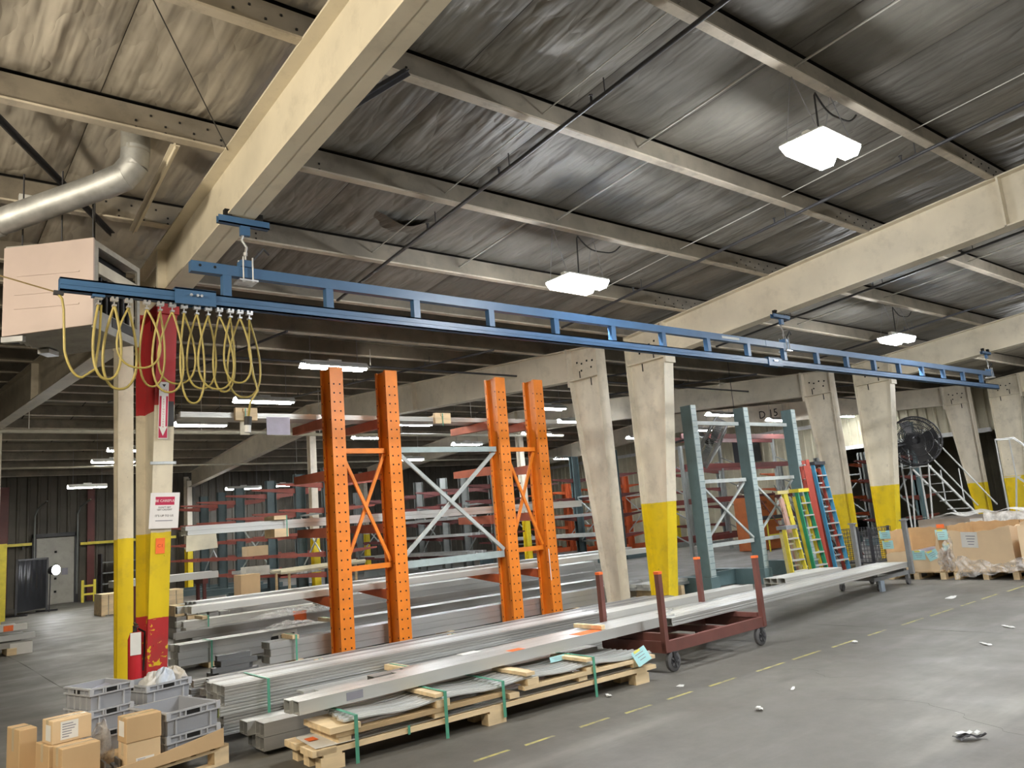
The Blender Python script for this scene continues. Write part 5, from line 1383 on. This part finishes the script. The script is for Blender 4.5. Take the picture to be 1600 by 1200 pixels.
# film drapes
def drape(label, x0, y0, y1, zt, zb, seed, bulge=.08, xb=None):
    r = random.Random(seed); p = [r.uniform(0, 6) for _ in range(5)]
    def fn(u, v):
        y = y0 + (y1 - y0) * u; z = zt(u) * (1 - v) + zb(u) * v
        x = x0 - bulge * (.3 + .7 * v) - .03 * math.sin(u * 13 + p[0] + v * 4) - .02 * math.sin(u * 31 + p[1] - v * 9)
        return (x, y + .02 * math.sin(v * 11 + p[2]), max(.02, z + .02 * math.sin(u * 17 + p[3])))
    return tag(MB().grid(fn, 26, 16).build('plastic_film', film_mat('clear stretch film', (.74, .72, .70), .36), smooth='all'), label, 'plastic film')
drape('torn clear film hanging over the right part of the cut-down bin', 14.50, 6.30, 6.02, lambda u: .42 + .35 * u, lambda u: .16, 3, .03)
drape('crumpled clear film bunched at the foot of the tall torn bin', 14.50, 6.0, 5.2, lambda u: .40 - .18 * u, lambda u: .03 + .1 * u, 5, .08)
drape('crumpled clear film over the foot of the rightmost bin', 14.36, 5.2, 4.2, lambda u: .30 + .22 * u, lambda u: .14 + .05 * u, 8, .06)
# film-covered flat carton behind
m_film2 = film_mat('white wrapping film', (.70, .69, .66), .8)
fc2 = thing('wrapped_carton', 'wide flat carton wrapped in pale film lying behind the bins', 'box', (16.4, 6.2, 0))
MB().box(15.75, 17.3, 5.3, 7.1, 0, .98).build('box_body', mat('grey brown carton', (.33, .29, .25), .7), fc2)
MB().grid(lambda u, v: (15.70 + 1.65 * v, 7.12 - 1.9 * u, 1.0 + .05 * math.sin(u * 6) ** 2 + .05 * u + .02 * math.sin(u * 23 + v * 7)), 20, 10).build('film_cover', m_film2, fc2, smooth='all')
MB().grid(lambda u, v: (15.71 - .03 * v - .02 * math.sin(u * 19), 5.9 - .75 * u, 1.06 - .20 * v + .01 * math.sin(u * 15)), 14, 6).build('film_edge', m_film2, fc2, smooth='all')
mb = MB()
MB(face_M((15.745, 6.05, .9), (-1, 0, 0))).cbox(0, 0, 0, .22, .12, .003).build('white_label', m_paper, fc2)
# ================================================================== FANS
def cage_fan(label, c, nrm, R, arm_to, m=None):
    t = thing('cage_fan', label, 'fan', c)
    m = m or m_gcart
    M = face_M(c, nrm)
    mb = MB(M)
    for z in (-.14, .14):
        for rr in (R, R * .66, R * .33): mb.tube([(rr * math.cos(2 * PI * k / 28), rr * math.sin(2 * PI * k / 28), z * (1 if rr > R * .9 else 1.25)) for k in range(28)], .010 if rr < R else .02, 5, closed=True)
    for k in range(90):
        a = 2 * PI * k / 90; ca, sa = math.cos(a), math.sin(a)
        mb.tube([(.1 * ca, .1 * sa, .19), (R * .66 * ca, R * .66 * sa, .175), (R * ca, R * sa, .13), (R * ca, R * sa, -.13), (R * .66 * ca, R * .66 * sa, -.175), (.1 * ca, .1 * sa, -.19)], .0065, 3, caps=False)
    mb.build('wire_cage', m, t, stuff=True)
    for k in range(4):
        mb = MB(M @ Matrix.Rotation(k * PI / 2 + .3, 4, 'Z'))
        mb.grid(lambda u, v: (.08 + (R - .14) * u, (v - .5) * (.14 + .14 * u), (v - .5) * .14), 6, 2).build('blade', m_galv if m is not m_dark else m_dark, t)
    MB(M).tube([(0, 0, -.12), (0, 0, .05)], .07, 14).build('hub', m_dark, t)
    MB(M).tube([(0, 0, -.42), (0, 0, -.40), (0, 0, -.20), (0, 0, -.17)], [.08, .11, .11, .07], 16).build('motor', m_galv if R < .7 else m_dark, t, smooth=True)
    MB().tube([Vector(c) - Vector(nrm).normalized() * .3, arm_to], .025, 8).build('mount_arm', m_dark, t)
    return t
cage_fan('round cage fan seen edge-on between the first green posts', (14.05, 10.4, 2.93), (.49, -.63, -.5), .54, (12.2, 10.9, 2.8), mat('grey wire', (.30, .30, .30), .5))
cage_fan('big dark cage fan at right behind the rolling stairs', (20.3, 8.9, 2.75), (-.75, -.6, 0.1), .60, (18.9, 9.0, 2.6), m_dark)
# small round wall lamp / mirror between green posts
mr = thing('round_lamp', 'round dusty lamp cover hanging above the ladders', 'lamp', (15.9, 11.0, 1.95))
MB().sphere((15.9, 11.0, 1.95), .17, 16, 10).build('globe', mat('dusty glass globe', (.25, .24, .22), .15, var=.05), mr, smooth='all'); MB().tube([(15.9, 11.0, 2.1), (15.9, 11.0, ztop_l(11.0 - YL) + PD)], .008, 5).build('cord', m_dark, mr)
# ================================================================== ROLLING STAIRS AND RIGHT CLUTTER
m_stair = mat('pale grey stair tube', (0.58, 0.59, 0.58), 0.4)
def stairs(label, x, y, rz, n=9, w=.62, rise=.24, run=.22):
    t = thing('rolling_stairs', label, 'stairs', (x, y, 0), rz)
    H = rise * n
    for s in (-1, 1):
        yy = s * w / 2
        MB().bar((0, yy, .1), (run * n, yy, H), .04, .05).build('stringer', m_stair, t, local=True)
        MB().tube([(run * n + .3, yy, H), (run * n + .3, yy, H + .95), (run * n - .1, yy, H + .95), (-.1, yy, .98)], .02, 6).build('handrail', m_stair, t, local=True)
        MB().tube([(run * n * .5, yy, H * .5), (run * n * .5, yy, H * .5 + .95)], .016, 6).build('handrail_post', m_stair, t, local=True)
        MB().tube([(run * n, yy, H), (run * n, yy, H + .95)], .016, 6).build('handrail_post', m_stair, t, local=True)
        MB().tube([(run * n, yy, H), (run * n + .25, yy, .08)], .022, 6).build('diagonal_leg', m_stair, t, local=True)
        MB().tube([(run * n + .3, yy, H), (run * n + .3, yy, .08)], .022, 6).build('rear_leg', m_stair, t, local=True)
        MB().tube([(0, yy, .1), (run * n + .3, yy, .1)], .022, 6).build('base_tube', m_stair, t, local=True)
        for xx in (.05, run * n + .25):
            MB().tube([(xx, yy - .02, .06), (xx, yy + .02, .06)], .06, 12).build('wheel', m_rub, t, local=True)
    for k in range(1, n + 1):
        MB().box(run * k - .10, run * k + (.10 if k < n else .32), -w / 2, w / 2, rise * k - .02, rise * k).build('tread', m_stair, t, local=True)
    return t
stairs('tall pale rolling stairs descending to the right behind the bins', 23.9, 8.9, 2.75)
stairs('second rolling stairs at the right edge of the frame', 22.8, 6.0, 1.9, n=7)
# wire basket
wb = thing('wire_container', 'dark wire mesh container beside the yellow column behind the far cart', 'container', (17.0, 8.9, 0))
mb = MB()
for k in range(13):
    a = k / 12
    for y in (8.5, 9.3): mb.tube([(16.6 + .9 * a, y, .12), (16.6 + .9 * a, y, .82)], .006, 4)
    for x in (16.6, 17.5): mb.tube([(x, 8.5 + .8 * a, .12), (x, 8.5 + .8 * a, .82)], .006, 4)
for k in range(9):
    z = .12 + .7 * k / 8
    mb.tube([(16.6, 8.5, z), (17.5, 8.5, z), (17.5, 9.3, z), (16.6, 9.3, z)], .006, 4, closed=True)
mb.build('wire_mesh', m_dark, wb, stuff=True)
MB().box(16.6, 17.5, 8.5, 9.3, .1, .13).build('base', m_dark, wb)
for x in (16.62, 17.44):
    for y in (8.52, 9.24): MB().box(x, x + .05, y, y + .05, 0, .84).build('corner_post', m_dark, wb)
# leaning rods
r = random.Random(12)
for i in range(26):
    x = 18.55 + r.uniform(0, 1.7); y = 10.35 + .042 * i
    dx = r.uniform(-.9, .25)
    m_ = (m_maroon, m_maroon, m_dark, m_greyU)[i % 4]
    o = thing('leaning_rod', 'thin rod in the tangle of rods leaning between the paired columns at right', 'rod', (x, y, 0), 0, 'tangle of leaning rods')
    MB().tube([(x, y, .0), (x + dx, y + .75, 1.5 + r.uniform(0, .7))], .016, 5).build('rod', m_, o)
ra = thing('rod_stand', 'dark rail frame holding the leaning rods', 'frame', (19.2, 12.24, 0))
MB().box(17.9, 20.6, 12.2, 12.28, 1.1, 1.2).build('top_rail', m_dark, ra)
for x in (17.95, 20.5): MB().box(x, x + .08, 12.2, 12.28, 0, 1.1).build('post', m_dark, ra)
# galvanised duct post and cabinet at right
dp = thing('tall_duct', 'tall spotted galvanised duct standing between the last columns', 'duct', (28.2, 8.6, 0))
MB().box(28.0, 28.5, 8.3, 8.8, .0, 3.4).build('duct_body', m_galv, dp)
cb = thing('black_cabinet', 'black cabinet with slotted front near the last column', 'cabinet', (24.5, 7.0, 0))
MB().box(24.2, 25.0, 6.6, 7.6, 0, 1.55).build('cabinet_body', m_dark, cb)
for k in range(4): MB().box(24.185, 24.2, 6.75, 7.2, .8 + .16 * k, .87 + .16 * k).build('slot_strip', m_paper, cb)
# orange machine cabinet and guard in the green rack opening
om = thing('orange_cabinet', 'orange steel cabinet seen low between the second green posts', 'cabinet', (22.9, 15.3, 0))
MB().box(22.4, 23.6, 15.2, 16.0, .02, 1.75).build('cabinet_body', mat('rusty orange enamel', (.42, .12, .03), .5, var=.1), om)
text('lettering', 'NEW\nCB', .17, m_ink, om, face_M((22.9, 15.19, 1.45), (0, -1, 0)))
yg = thing('yellow_guard', 'yellow tube guard in front of the orange cabinet', 'guard rail', (22.9, 14.7, 0))
MB().tube([(22.2, 14.7, 0), (22.2, 14.7, 1.0), (23.7, 14.7, 1.0), (23.7, 14.7, 0)], .03, 6).tube([(22.2, 14.7, .5), (23.7, 14.7, .5)], .03, 6).build('guard_tube', m_ly, yg)
# black speaker box on wall
sp = thing('wall_box', 'black box mounted high on the cream cladding right of the second green post', 'speaker', (29.6, 20.4, 3.6))
MB().box(29.3, 29.85, 19.6, 20.6, 3.3, 4.3).build('box_body', m_dark, sp); MB().box(29.85, 30.0, 20.0, 20.2, 3.7, 3.9).build('bracket', m_dark, sp)
# ================================================================== SIGNS ON THE RED COLUMN
XC = 2.37
def yfl(z): return YR - (.36 + (.88 - .36) * z / 4.2) - .018     # face of the inner flange of the first column
m_sred = mat('sign red', (0.50, 0.03, 0.09), 0.45, var=.04)
m_swht = mat('sign white', (0.80, 0.78, 0.78), 0.45, var=.03)
NF = (0, -1, -.12)
fs = thing('extinguisher_sign', 'tall narrow red and white fire extinguisher sign with a down arrow on the red column', 'sign', (XC - .03, yfl(3.05), 2.8))
zc = 3.06; yc = yfl(zc) - .03
M = face_M((XC - .02, yc, zc), NF)
MB(M).cbox(0, 0, 0, .095, .60, .006).build('sign_board', m_swht, fs)
MB(M).cbox(0, -.07, .0035, .085, .44, .001).build('red_field', m_sred, fs)
MB(M).add([(-.022, .15, .005), (-.022, -.17, .005), (-.042, -.17, .005), (0, -.27, .005), (.042, -.17, .005), (.022, -.17, .005), (.022, .15, .005)], [(0, 1, 5, 6), (2, 3, 4)]).build('white_arrow', m_swht, fs)
MB(M).add([(-.02, .275, .004), (.02, .275, .004), (0, .245, .004)], [(0, 2, 1)]).build('black_triangle', m_ink, fs)
for k, w in enumerate(('F', 'I', 'R', 'E')):
    pass
text('sign_lettering', 'FIRE', .036, m_sred, fs, M @ Matrix.Translation((0, .205, .004)))
text('sign_lettering', '\n'.join('EXTINGUISHER'), .026, m_sred, fs, M @ Matrix.Translation((0, -.03, .0056)))
MB().box(XC + .03, XC + .09, yfl(2.95) - .03, yfl(2.95) + .015, 2.9, 3.16).build('sign_bracket', m_dark, fs)
bs = thing('careful_sign', 'white warning sign with a red BE CAREFUL heading on the red and yellow column', 'sign', (XC, yfl(2.03) - .03, 1.86))
M = face_M((XC + .02, yfl(2.03) - .028, 2.02), NF) @ Matrix.Rotation(-.03, 4, 'Z')
MB(M).cbox(0, 0, 0, .29, .37, .005).build('sign_board', m_swht, bs)
MB(M).cbox(.0, .10, .003, .19, .085, .001).build('red_heading', m_sred, bs)
text('sign_lettering', 'BE CAREFUL', .036, m_swht, bs, M @ Matrix.Translation((0, .10, .0042)))
text('sign_lettering', "DON'T GET\nGET CAUGHT", .024, m_ink, bs, M @ Matrix.Translation((0, .02, .0035)))
text('sign_lettering', "IT'S UP TO US", .030, m_ink, bs, M @ Matrix.Translation((0, -.055, .0035)))
MB(M).cbox(0, -.105, .0032, .17, .008, .001).build('sign_rule', m_inkb, bs)
st = thing('orange_sticker', 'orange square sticker on the yellow part of the red column', 'sticker', (XC, yfl(1.65), 1.6))
M = face_M((XC - .005, yfl(1.66) - .004, 1.66), NF)
MB(M).cbox(0, 0, 0, .09, .16, .004).build('sticker', m_ost, st); text('lettering', 'C1', .05, mat('dark red ink', (.5, .05, .02), .6), st, M @ Matrix.Translation((0, 0, .003)))
# conduit strap on the column
sb = thing('column_band', 'steel band strapped round the red column above the warning sign', 'band', (XC, yfl(2.55), 2.5))
MB().box(XC - .13, XC + .13, yfl(2.53) - .008, yfl(2.53) - .002, 2.50, 2.53).build('band_strap', m_galv, sb)
# fire extinguisher hung on the left column side
fe = thing('fire_extinguisher', 'red fire extinguisher with a white tag hanging at the foot of the red column', 'extinguisher', (2.17, 9.0, .32))
fx, fy = 2.17, 9.02
MB().tube([(fx, fy, .30), (fx, fy, .32), (fx, fy, .74), (fx, fy, .79), (fx, fy, .81)], [.06, .068, .068, .05, .025], 16).build('cylinder', mat('glossy red', (.55, .03, .04), .25, var=.03), fe, smooth=True)
MB().tube([(fx, fy, .81), (fx, fy, .86)], .02, 10).box(fx - .015, fx + .015, fy - .1, fy + .03, .86, .872).bar((fx, fy - .09, .885), (fx, fy + .03, .90), .02, .01).build('valve_handle', m_dark, fe)
MB().tube([(fx + .03, fy, .84), (fx + .09, fy - .02, .80), (fx + .085, fy - .02, .6), (fx + .075, fy - .02, .42)], .011, 6).build('hose', m_cable_b, fe)
MB(face_M((fx - .01, fy - .075, .70), (-.1, -1, 0))).cbox(0, 0, 0, .10, .22, .002).build('inspection_tag', m_paper, fe)
MB().box(fx - .03, fx + .035, fy + .066, fy + .08, .45, .80).build('wall_bracket', m_dark, fe)
# ================================================================== FAR LEFT
m_door = mat('dirty white door panel', (0.36, 0.35, 0.31), 0.55, var=.1, scale=2, grime=.25)
dd = struct(MB().box(4.85, 6.12, 34.36, 34.40, 0, 2.45).build('door_1', m_door))
for k in range(5):
    z = .02 + .485 * k
    MB().box(4.87, 6.10, 34.32, 34.36, z, z + .465).build('door_panel', m_door, dd)
MB().box(4.72, 4.85, 34.28, 34.44, 0, 2.6).box(6.12, 6.25, 34.28, 34.44, 0, 2.6).box(4.72, 6.25, 34.28, 34.44, 2.48, 2.62).build('door_frame', m_dark, dd)
for z in (.46, .94, 1.43, 1.92): MB().box(5.45, 5.53, 34.30, 34.32, z - .04, z + .04).build('hinge', m_black, dd)
MB().box(5.7, 5.9, 34.305, 34.32, 1.05, 1.3).build('notice', m_inkb, dd)
for x in (4.78, 6.2):
    MB().tube([(x, 34.25, .3), (x, 34.25, 3.3), (x + .08, 34.1, 3.55), (x + .2, 33.0, 3.75)], .03, 6).build('door_track', m_greyU, dd)
sc = thing('screen_panel', 'black curtain screen on a dark frame standing before the dock door', 'screen', (4.1, 29.8, 0))
A_ = Vector((3.60, 29.05, 0)); B_ = Vector((4.60, 30.2, 0)); D_ = (B_ - A_).normalized()
for p in (A_, B_):
    MB().bar(p + Vector((0, 0, .03)), p + Vector((0, 0, 1.72)), .06, .06).build('post', m_dark, sc)
    n_ = Vector((D_.y, -D_.x, 0)); MB().bar(p - n_ * .35 + Vector((0, 0, .03)), p + n_ * .35 + Vector((0, 0, .03)), .06, .05).build('foot', m_dark, sc)
MB().bar(A_ + Vector((0, 0, 1.7)), B_ + Vector((0, 0, 1.7)), .05, .05).build('top_bar', m_dark, sc)
m_curt = mat('black vinyl curtain', (0.012, 0.013, 0.016), 0.3, var=.2)
MB().grid(lambda u, v: tuple(A_ + (B_ - A_) * (.03 + .94 * u) + Vector((D_.y, -D_.x, 0)) * (.03 * math.sin(u * 34) * v ** 2) + Vector((0, 0, .12 + 1.55 * v))), 40, 8).build('curtain', m_curt, sc, smooth='all')
dl = thing('dock_light', 'glaring white work lamp beside the black screen', 'lamp', (4.62, 29.6, 1.15))
MB().tube([(4.60, 29.62, 1.3), (4.72, 29.45, 1.3)], [.12, .16], 14).build('lamp_head', m_dark, dl)
MB().disc((4.726, 29.44, 1.3), .15, (.55, -.8, 0), 14, .02).build('lens', emit_mat('lit work lamp', (.95, .97, 1), 60.0), dl)
MB().tube([(4.6, 29.62, 1.3), (4.6, 29.75, .0)], .02, 6).build('stand', m_dark, dl)
yf = thing('guard_post', 'yellow steel guard post at the far left edge', 'guard rail', (3.1, 27.6, 0))
MB().box(2.95, 3.15, 27.5, 27.7, 0, 2.2).build('post', m_ly, yf); MB().box(2.4, 2.9, 27.5, 27.6, 2.0, 2.15).build('rail', m_ly, yf); MB().box(2.2, 2.9, 26.2, 26.5, 0, .7).build('bumper', m_ly, yf)
yr = thing('yellow_rail', 'yellow pipe rail along the far wall beside the dock door', 'guard rail', (6.9, 34.1, 2.1))
MB().box(2.0, 4.7, 34.2, 34.28, 2.22, 2.32).box(6.3, 9.8, 34.2, 34.28, 2.10, 2.20).build('rail_pipe', m_ly, yr, stuff=False)
for x in (2.4, 4.4, 6.6, 9.5): MB().box(x, x + .06, 34.28, 34.5, 2.1, 2.3).build('rail_bracket', m_dark, yr)
yb = thing('yellow_bollard', 'small yellow ladder shaped guard right of the dock door', 'guard rail', (6.3, 33.2, 0))
for x in (6.15, 6.55): MB().box(x, x + .09, 33.15, 33.24, 0, .8).build('post', m_ly, yb)
for z in (.25, .55): MB().box(6.24, 6.55, 33.17, 33.22, z, z + .07).build('rung', m_ly, yb)
sh = thing('shelf_unit', 'dark shelf unit against the far wall right of the dock door', 'shelf', (7.4, 33.9, 0))
for z in (.15, .55, .95, 1.35): MB().box(6.9, 8.3, 33.6, 34.2, z, z + .04).build('shelf_board', m_greyU, sh)
for x in (6.9, 8.26): MB().box(x, x + .04, 33.6, 34.2, 0, 1.7).build('side_panel', m_dark, sh)
dk = thing('red_door_post', 'dark red steel post on the far wall at the left edge', 'post', (3.3, 34.2, 0))
MB().box(3.6, 3.95, 34.29, 34.44, 0, 4.4).build('post_body', m_maroon, dk)
dk = thing('red_door_post', 'dark red steel post right of the dock door', 'post', (6.5, 34.2, 0))
MB().box(6.55, 6.8, 34.29, 34.44, 0, 4.4).build('post_body', m_maroon, dk)
# wooden crates and stock on the floor at left
def crate(label, x, y, w, d, h, n=5):
    t = thing('wooden_crate', label, 'crate', (x, y, 0))
    for i in range(n):
        a = x + w * i / n
        MB().box(a + .01, a + w / n - .01, y, y + .025, .03, h).build('slat', m_wood, t)
    for i in range(n):
        a = y + d * i / n
        MB().box(x, x + .025, a + .01, a + d / n - .01, .03, h).build('slat', m_wood, t)
    MB().box(x, x + w, y, y + d, h, h + .03).build('lid', m_wood, t)
    for xx in (x, x + w - .1): MB().box(xx, xx + .1, y, y + d, 0, .03).build('skid', m_woodD, t)
    return t
crate('pale wooden crate on the floor just left of the slim yellow column', 5.0, 24.3, .9, .9, .55)
crate('pale wooden crate seen between the two left columns', 5.95, 23.6, 1.0, .8, .50)
ls = thing('stock_stack', 'stack of aluminium offcuts on timber cut off by the left frame edge', 'stock', (1.6, 17.6, 0))
for k, (z, x1, m_) in enumerate(((.42, 2.32, m_al[3]), (.25, 2.45, m_al[0]), (.12, 2.4, m_al[2]))):
    MB().box(.4, x1, 17.2, 17.35, z, z + .1).build('bar', m_, ls); MB().box(.4, x1 - .15, 17.45, 17.7, z, z + .1).build('bar', m_, ls)
MB().box(1.2, 1.4, 17.1, 17.8, 0, .12).build('timber_block', m_wood, ls); MB().box(2.0, 2.15, 17.1, 17.8, 0, .12).build('timber_block', m_wood, ls)
MB().box(1.95, 2.1, 17.19, 17.2, .42, .52).build('orange_sticker', m_ost, ls); MB().box(2.05, 2.4, 17.14, 17.15, .0, .2).build('paper_label', m_paper, ls)
for zz in (.22, .35): MB().box(1.5, 1.62, 17.2, 17.7, zz, zz + .06 if zz < .3 else .42).build('spacer', m_woodD, ls)
# stock on shelves of the left rack row
bundle('bright square pack of channels lying low, left below the cream card', 3.6, 16.4, 1.0, 1.9, 1, 6, .09, .13, 'twin', 1, stag=.02)
sp_ = thing('stock_stand', 'low dark trestle under the bright pack of channels', 'trestle', (4.4, 16.6, 0))
for x in (3.9, 5.2):
    MB().box(x, x + .1, 16.4, 16.95, .90, 1.0).build('trestle_top', m_maroon, sp_)
    for y in (16.45, 16.85): MB().box(x + .02, x + .08, y, y + .06, 0, .9).build('trestle_leg', m_maroon, sp_)
r = random.Random(3)
tb = thing('stock_stack', 'jumbled stack of cut profile ends and boards beside the red column', 'stock', (4.9, 16.9, 0))
for k in range(14):
    x = 4.45 + (k % 5) * .2; z = .0 + .2 * (k // 5)
    MB().box(x, x + .17, 15.6 + r.uniform(-.05, .05), 16.2, z, z + .19).build('cut_end', (m_al[0], m_al[2], m_wood, m_al[3])[k % 4], tb)
def cart_box(label, x, y, z, w, d, h, m): 
    t = thing('carton', label, 'box', (x, y, z)); MB().box(x, x + w, y, y + d, z, z + h).build('box_body', m, t, bevel=.005)
    MB().box(x + .002, x + w - .002, y + d * .47, y + d * .53, z + h, z + h + .002).build('tape', m_tape, t)
    return t
cart_box('tan carton on a red arm of the left rack row', 8.35, 22.45, 1.255, .62, .4, .28, m_card2)
cart_box('white carton low on the left rack row', 8.3, 22.45, .705, .7, .4, .26, mat('off white card', (.62, .6, .54), .7))
cart_box('small tan carton with yellow label on the floor stacks left of the orange rack', 7.3, 20.1, .0, .5, .5, .85, m_card)
# machine-like cream frame and film heaps on far stack
fr = thing('cream_frame', 'cream tubular machine frame lying behind the floor stacks', 'frame', (7.7, 17.0, 0))
MB().tube([(6.9, 16.6, .95), (8.9, 16.6, 1.0), (9.1, 17.4, 1.0), (7.0, 17.4, .95)], .05, 6, closed=True).build('frame_tube', mat('cream enamel tube', (.62, .57, .42), .5), fr)
for x in (7.1, 8.7):
    for y in (16.65, 17.35): MB().tube([(x, y, 0), (x, y, .96)], .03, 6).build('frame_leg', m_cream if False else m_woodD, fr)
def heap(label, x, y, z, sx, sy, h, seed, m):
    r = random.Random(seed); p = [r.uniform(0, 6) for _ in range(6)]
    def fn(u, v):
        e = (math.sin(PI * u) * math.sin(PI * v)) ** .6
        return (x + sx * (u - .5), y + sy * (v - .5), z + .004 + h * e * (.7 + .25 * math.sin(u * 14 + p[0]) * math.sin(v * 11 + p[1]) + .15 * math.sin(u * 31 + p[2] + v * 19)))
    return tag(MB().grid(fn, 30, 20).build('plastic_film', m, smooth='all'), label, 'plastic film')
heap('crumpled clear film lying on the third floor stack', 5.3, 12.25, .465, 1.3, .5, .10, 2, film_mat('thin clear film', (.78, .77, .76), .32))
heap('crumpled film bunched on the stack behind the first orange post', 4.9, 11.5, .36, .8, .4, .09, 6, film_mat('thin clear film', (.78, .77, .76), .32))
sg = thing('stencil_label', 'white label with black print on the floor stack left of the first orange post', 'label', (4.7, 11.35, .3))
M = face_M((4.72, 11.37, .25), (-.2, -1, .1)) @ Matrix.Rotation(.06, 4, 'Z'); MB(M).cbox(0, 0, 0, .42, .13, .003).build('sheet', m_paper, sg)
mb = MB(M)
for k, (a, b) in enumerate(((-.17, -.06), (-.03, .0), (.03, .17))): mb.cbox((a + b) / 2, 0, .002, b - a, .05, .001)
mb.build('print', m_ink, sg, stuff=True)
om_ = thing('orange_mark', 'orange paper marker on the stack left of the first orange post', 'sticker', (5.35, 12.05, .3))
MB(face_M((5.3, 12.07, .43), (-.4, -1, 0))).cbox(0, 0, 0, .2, .16, .004).build('sticker', m_ost, om_)
# ================================================================== DEBRIS ON THE FLOOR
def scrap(label, x, y, L, w, h, rz, m, seed=1):
    r = random.Random(seed); t = thing('floor_scrap', label, 'scrap', (x, y, 0), rz)
    n = 8
    mb = MB()
    p = r.uniform(0, 6)
    mb.grid(lambda u, v: (L * (u - .5), w * (v - .5) * (.35 + .65 * math.sin(PI * min(1, u + .2))), .002 + h * (abs(math.sin(u * 5 + p)) * .6 + .4 * abs(math.sin(v * 7 + u * 6 + p)))), n, 5)
    mb.build('scrap_sheet', m, t, local=True)
    mb = MB().grid(lambda u, v: (L * (u - .55) * .7, w * .5 * (v - .2), .003 + h * (.8 + .5 * abs(math.sin(u * 8 + p)))), 6, 3)
    mb.build('scrap_fold', m_al[1] if m is not m_paper else m_paper, t, local=True)
    return t
scrap('crumpled silver scrap lying alone at lower right of the floor', 5.5, 2.38, .20, .09, .035, -.75, m_dark, 2)
scrap('small dark and white scrap on the open floor right of the yellow dashes', 5.45, 3.9, .08, .06, .02, .3, m_paper, 4)
scrap('thin pale strip on the floor right of the yellow dashes', 6.2, 4.07, .13, .03, .006, .4, m_paper, 5)
scrap('flat white paper scrap on the floor in front of the brown cart wheel', 5.82, 4.98, .10, .07, .005, .2, m_paper, 6)
scrap('torn paper scrap on the floor in front of the skid', 5.19, 5.29, .10, .05, .015, 1.1, m_paper, 7)
scrap('white scrap on the floor beyond the yellow dashes', 8.42, 4.68, .12, .06, .01, .2, m_paper, 8)
scrap('white paper scrap at the right edge of the floor', 9.85, 3.66, .2, .07, .01, .9, m_paper, 9)
scrap('pale scrap near the right edge of the floor, closer one', 8.75, 3.49, .18, .06, .01, .9, m_paper, 10)
scrap('white sheet on the floor near the far yellow dashes', 12.2, 5.2, .35, .12, .006, .1, m_paper, 11)
for o in bpy.data.objects:
    if o.type == 'MESH' and o.name.startswith('wall_'):
        pass
